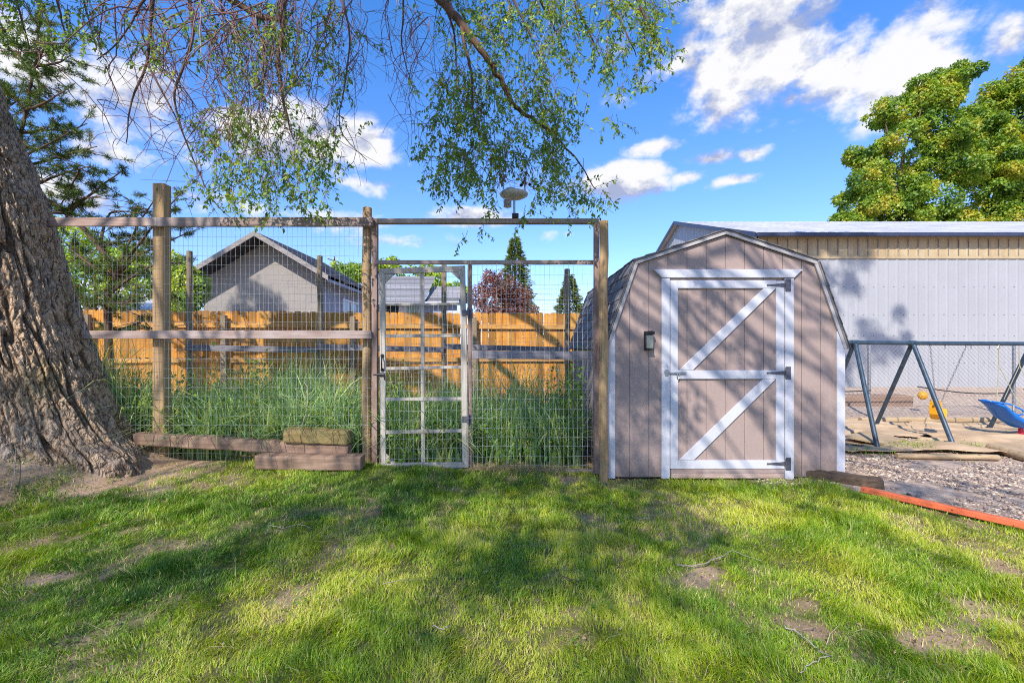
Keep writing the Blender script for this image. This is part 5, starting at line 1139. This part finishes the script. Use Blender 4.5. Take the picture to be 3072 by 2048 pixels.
# weeds near the swing foot
def sweeds():
    n = 1500; x = np.concatenate([rng.normal(5.75, .28, n), rng.normal(7.3, .2, 260), rng.normal(4.6, .3, 150), rng.uniform(3.4, 4.4, 1400)]); y = np.concatenate([5.95 + rng.normal(0, .12, n), rng.normal(8.2, .12, 260), rng.normal(5.6, .2, 150), np.zeros(1400)])
    y[-1400:] = 4.18 - (x[-1400:] - 3.26) * 1.55 + rng.normal(0.05, .07, 1400)
    return blades(x, y, gz(x, y) + np.where(y > 5.4, .03, 0), rng.uniform(.02, .07, len(x)), rng.uniform(.004, .012, len(x)), rng.uniform(.3, 1.6, len(x)), rng.uniform(0, 6.28, len(x)), rng.uniform(.1, .6, len(x)))
V, Fc, T = sweeds(); o = npobj('low_weeds', V, Fc, M['grass'], tint=T); tag(o, 'low green weeds by the swing leg and along the orange board', 'weeds', kind='stuff')

# ------------------------------------------------------------------ chain link fence
CY_ = 8.75
cl = thing('chain_link_fence', 'low grey chain link fence between the swing set and the metal building', 'fence', (9, CY_, 0))
for x in (4.25, P(2611, 0, CY_).x, P(3047, 0, CY_).x, 12.9): MB().tube([(x, CY_ + .03, -.1), (x, CY_ + .03, 1.42)], .03, 10).build('post', M['steel'], cl)
MB().tube([(4.2, CY_ + .02, 1.455), (14, CY_ + .02, 1.455)], .012, 8).build('top_wire', M['steel'], cl)
mb = MB(); H_ = 1.42; x = 3.0
while x < 14.5:
    for s in (1, -1):
        mb.tube([(x, CY_, .03), (x + s * H_ * .95, CY_ - .004 * s, H_ + .03)], .0021, 3, False)
    x += .082
mb.build('wire_mesh', M['oldwire'], cl)
for xa_, xb_, za, zm in ((5.0, 7.08, .62, .50), (8.0, 9.9, .60, .46), (10.1, 12.8, .55, .45)):
    mb = MB(); mb.tube([(xa_ + (xb_ - xa_) * i / 10, CY_ - .05, za - (za - zm) * math.sin(i / 10 * math.pi * .7)) for i in range(11)], .011, 8); o = mb.build('garden_hose', M['rubber'], None, (xa_, CY_ - .05, 0), smooth=True)
    tag(o, {5.0: 'black hose sagging along the chain link fence behind the left swing legs', 8.0: 'black hose looped on the chain link fence left of the yellow swing', 10.1: 'black hose on the chain link fence beyond the blue swing'}[xa_], 'hose', 'black hose on the chain link fence')
mb = MB(); mb.box(6.6, 9.2, 10.1, 10.5, .02, .27); tag(mb.build('retaining_block', M['timber'], None, (7.5, 10.3, 0), bevel=.02), 'low brown retaining timber behind the chain link fence', 'timber')
tag(MB().lathe(P(2768, 1186, 9.3) , [(.02, -.09), (.07, -.06), (.09, 0), (.07, .06), (.02, .09)], 14).build('yellow_blur', M['yellow'], None, P(2768, 1186, 9.3), smooth=True), 'yellow ball behind the chain link fence', 'blur')  # round yellow solid added in place of a blurred reflection
# ------------------------------------------------------------------ metal building
mbld = thing('metal_building', 'long white corrugated metal building with fibreglass eave strip', 'building', (15, 17, 0))
BX, BY, BX1 = 7.72, 13.8, 30.0; EZ = 4.9
def corr(u0, u1, z0, z1, pitch=.3135, rib=.010, f=lambda u: 0, top=None):
    """corrugated strip as (u, depth) profile; returns verts (u,d,z)"""
    pr = []; u = u0
    while u < u1:
        pr += [(u, 0), (u + pitch * .66, 0), (u + pitch * .74, -rib), (u + pitch * .88, -rib), (u + pitch * .96, 0)]; 
        for k in (.22, .44): pass
        u += pitch
    pr = [p for p in pr if p[0] <= u1] + [(u1, 0)]
    V = []
    for u, d in pr: V += [(u, d, z0), (u, d, z1 if top is None else top(u))]
    Fs = [(2*i, 2*i+2, 2*i+3, 2*i+1) for i in range(len(pr) - 1)]; return V, Fs
V_, F_ = corr(BX, BX1, 0, 4.19); mb = MB(); mb.add([(u, BY + d, z) for u, d, z in V_], F_); mb.box(BX, BX1, BY + .02, BY + .1, .0, 4.18); mb.build('front_wall', M['whitemetal'], mbld)
V_, F_ = corr(BX, BX1, 4.19, EZ); mb = MB(); mb.add([(u, BY + d - .006, z) for u, d, z in V_], F_); mb.box(BX, BX1, BY + .015, BY + .1, 4.2, EZ - .02); mb.build('eave_strip', M['fibre'], mbld)
mb = MB(); x = BX + .27
while x < 24: mb.box(x - .008, x + .008, BY - .040, BY - .018, 4.24, EZ - .13, U_(.2, .7)); x += .3135
o = mb.build('batten_strips', M['fascia'], mbld); o['kind'] = 'stuff'
MB().box(BX, BX1, BY - .036, BY - .03, 4.15, 4.235).build('strip_flashing', M['fibre'], mbld)
MB().box(BX, BX1, BY - .05, BY - .028, .02, .14).build('base_trim', M['soffit'], mbld)
RZ, RY = 7.19, 20.4; BYB = 27.0
gt = lambda y: EZ + (RZ - EZ - .05) * (1 - abs(y - RY) / (RY - BY)) if abs(y - RY) <= (RY - BY) else EZ
V_, F_ = corr(BY, BYB, 0, 0, top=gt); mb = MB(); mb.add([(BX + d, u, z) for u, d, z in V_], [f[::-1] for f in F_]); mb.build('gable_wall', M['whitemetal'], mbld)
def rslab(y0, z0, y1, z1, name):
    mb = MB(); L = math.hypot(y1 - y0, z1 - z0); x = BX - .22
    mb.add([(x, y0, z0), (BX1, y0, z0), (BX1, y1, z1), (x, y1, z1), (x, y0, z0 - .04), (BX1, y0, z0 - .04), (BX1, y1, z1 - .04), (x, y1, z1 - .04)], [(0,1,2,3),(7,6,5,4),(0,4,5,1),(1,5,6,2),(2,6,7,3),(3,7,4,0)])
    while x < BX1: mb.add([(x, y0, z0 + .002), (x + .06, y0, z0 + .002), (x + .045, y0, z0 + .03), (x + .015, y0, z0 + .03), (x, y1, z1 + .002), (x + .06, y1, z1 + .002), (x + .045, y1, z1 + .03), (x + .015, y1, z1 + .03)], [(0,1,2,3),(0,3,7,4),(3,2,6,7),(2,1,5,6)]); x += .3
    return mb.build(name, M['roofmetal'], mbld)
rslab(BY - .22, EZ + .0, RY, RZ, 'roof_slope'); rslab(BYB + .2, EZ, RY, RZ, 'roof_slope')
MB().box(BX - .22, BX1, BY - .34, BY - .225, EZ - .12, EZ - .005).build('gutter', M['gutter'], mbld, bevel=.01)
mb = MB(); mb.bar((BX - .235, BY - .25, EZ - .05), (BX - .235, RY, RZ - .03), .03, .14); mb.bar((BX - .235, RY, RZ - .03), (BX - .235, BYB + .2, EZ - .05), .03, .14); mb.build('rake_edge', M['gutter'], mbld)
mb = MB()
for z in (.9, 1.75, 2.4, 3.27): 
    x = BX + .15
    while x < 17: mb.lathe((x, BY - .004, z + random.uniform(-.01, .01)), [(.012, -.006), (.012, .002)], 6, 'y'); x += .3135
o = mb.build('screws', M['gutter'], mbld); o['kind'] = 'stuff'

# ------------------------------------------------------------------ houses behind
h1 = thing('gabled_house', 'grey gabled house with dark soffit and stained bargeboards left of centre', 'house', (-9.4, 18.5, 0))
HX = -9.35; Y0 = 16.0; YB = 21.5
AZ = P(0, 694, Y0).z; EZ1 = P(0, 826, Y0).z; HW = 2.66; sl_ = (AZ - EZ1) / HW
mb = MB(); wz = lambda dx: AZ - .12 - abs(dx) * sl_
mb.prism([(HX - 2.35, 0), (HX + 2.12, 0), (HX + 2.12, wz(2.12)), (HX, wz(0)), (HX - 2.35, wz(2.35))], 16.75, 16.85); mb.build('gable_wall', M['housewall'], h1)
MB().box(HX + 2.00, HX + 2.12, 16.86, YB, 0, wz(2.12) - .02).build('side_wall', M['bluewall'], h1); MB().box(HX - 2.35, HX - 2.25, 16.86, YB, 0, wz(2.35)).build('side_wall', M['bluewall'], h1)
for s, nm in ((1, 'roof_slope'), (-1, 'roof_slope')):
    mb = MB(); n = 20
    for i in range(n):
        a = HW * i / n; b = HW * (i + 1) / n + .02; th = .035
        xa_, xb_ = HX + s * a, HX + s * b; za, zb_ = AZ - sl_ * a, AZ - sl_ * b
        q = [(xa_, za - .10), (xb_, zb_ - .10), (xb_, zb_ + th), (xa_, za)]
        if s < 0: q = q[::-1]
        mb.prism(q, Y0 + .02, YB + .3, random.random())
    mb.build(nm, M['houseroof'], h1)
    e = HX + s * (HW + .02); mb = MB(); q = [(HX, AZ - .17), (e, AZ - sl_ * (HW + .02) - .17), (e, AZ - sl_ * (HW + .02) + .02), (HX, AZ + .02)]
    if s < 0: q = q[::-1]
    mb.prism(q, Y0 - .03, Y0 + .015).build('bargeboard', M['fascia'], h1)
    mb = MB(); q = [(HX, AZ - .2), (HX + s * HW, AZ - sl_ * HW - .2), (HX + s * HW, AZ - sl_ * HW - .13), (HX, AZ - .13)]
    if s < 0: q = q[::-1]
    mb.prism(q, Y0 + .03, 16.74).build('soffit', M['soffit'], h1)
MB().box(HX + HW - .02, HX + HW + .02, Y0 + .03, YB, EZ1 - .22, EZ1 + .0).build('fascia', M['bluewall'], h1)
for i, y0 in enumerate((18.75,)):
    x = HX + 2.125; f = MB()
    za, zb_ = P(0, 897, 19).z, P(0, 897, 19).z - 1.1; y1 = 20.6
    for (a, b, c, d) in ((y0, y0 + .08, zb_, za), (y1 - .08, y1, zb_, za), (y0 + .08, y1 - .08, za - .08, za), (y0 + .08, y1 - .08, zb_, zb_ + .08), ((y0 + y1) / 2 - .03, (y0 + y1) / 2 + .03, zb_ + .08, za - .08)): f.box(x, x + .05, a, b, c, d)
    w = f.build('window', M['wplastic'], h1); MB().box(x + .002, x + .02, y0 + .08, y1 - .08, zb_ + .08, za - .08).build('pane', M['pane'], w)
h2 = thing('low_house', 'low pale-shingled house with small window seen through the gate', 'house', P(1230, 1100, 30))
def hb(px0, py0, px1, py1, y0, y1, name, mat, par=h2, t=.5): a = P(px0, py0, y0); b = P(px1, py1, y0); return MB().box(a.x, b.x, y0, y1, b.z, a.z, t).build(name, M[mat], par)
def slope(px0, px1, pyt, pye, Y, run, name='roof_slope', rows=12):
    e0 = P(px0, pye, Y); e1 = P(px1, pye, Y); zt = CAMH - (pyt - CY) * (Y + run) / F; mb = MB()
    x0, x1 = e0.x, e1.x
    for i in range(rows):
        ya, yb = Y + run * i / rows, Y + run * (i + 1) / rows + .03; za = e0.z + (zt - e0.z) * i / rows; zb_ = e0.z + (zt - e0.z) * (i + 1) / rows
        mb.add([(x0, ya, za), (x1, ya, za), (x1, yb, zb_), (x0, yb, zb_), (x0, ya, za + .04), (x1, ya, za + .04), (x1, yb, zb_ + .01), (x0, yb, zb_ + .01)], [(0,3,2,1),(4,5,6,7),(0,1,5,4),(1,2,6,5),(2,3,7,6),(3,0,4,7)], random.random())
    mb.build(name, M['paleroof'], h2); return x0, x1, e0.z, zt
slope(1040, 1273, 829, 906, 30, 4.5); slope(1273, 1376, 860, 905, 30.6, 3.5)
hb(1045, 912, 1370, 1060, 31.2, 31.4, 'wall', 'bluewall'); hb(1045, 905, 1376, 912, 30.05, 30.1, 'fascia', 'wplastic')
mb = MB(); a = P(1376, 905, 30.6); mb.add([(a.x, 30.7, a.z), (a.x + 1.0, 33.5, a.z), (a.x - .1, 33.8, P(0, 862, 33.8).z)], [(0, 1, 2)]); mb.build('gable_end', M['soffit'], h2)
w = hb(1196, 912, 1260, 960, 31.1, 31.19, 'window', 'wplastic'); hb(1222, 918, 1254, 955, 31.05, 31.09, 'pane', 'cloth', w)
hb(1158, 914, 1196, 1000, 31.1, 31.19, 'door', 'soffit'); hb(1330, 932, 1378, 940, 29.8, 29.9, 'porch_rail', 'wplastic')
h3 = thing('pale_roofed_house', 'house with pale low-pitched roofs behind the pine at far left', 'house', P(330, 1100, 15.5))
def rf3(pts, th=.12, mat='roofmetal', name='roof_slope'):
    top_ = [Vector(p) for p in pts]; bot = [p - Vector((0, 0, th)) for p in top_]; n = len(pts)
    MB().add(top_ + bot, [tuple(range(n)), tuple(range(2 * n - 1, n - 1, -1))] + [(i, n + i, n + (i + 1) % n, (i + 1) % n) for i in range(n)]).build(name, M[mat], h3)
rf3([P(250, 925, 14.5), P(480, 928, 14.5), P(420, 884, 17), P(300, 880, 17)]); rf3([P(200, 850, 19), P(390, 905, 17.4), P(370, 840, 19.5), P(215, 838, 20)]); rf3([P(420, 884, 17), P(480, 928, 14.5), P(566, 900, 16.2), P(520, 893, 17.5)])
mb = MB(); a, b = P(262, 0, 15.2), P(520, 0, 15.2); mb.box(a.x, b.x, 15.6, 17, 0, 2.6); mb.build('wall', M['housewall'], h3)
MB().bar(P(390, 945, 14.4), P(560, 900, 15.9), .06, .16).build('fascia', M['fascia'], h3)
# utility pole far off
up_ = thing('utility_pole', 'thin distant utility pole with a cross arm above the house roof', 'utility pole', (P(1005, 0, 60).x, 60, 0))
MB().tube([(P(1005, 0, 60).x, 60, 0), P(1003, 770, 60)], [.16, .11], 8).build('pole', M['limb'], up_); MB().bar(P(985, 777, 60) + Vector((0, -.2, 0)), P(1022, 789, 60) + Vector((0, -.2, 0)), .12, .14).build('cross_arm', M['limb'], up_)
for px in (990, 1003, 1015): MB().lathe(P(px, 775 + (px - 985) * .3, 60) + Vector((0, -.2, .1)), [(.05, 0), (.08, .1), (.04, .2)], 8).build('insulator', M['wplastic'], up_)
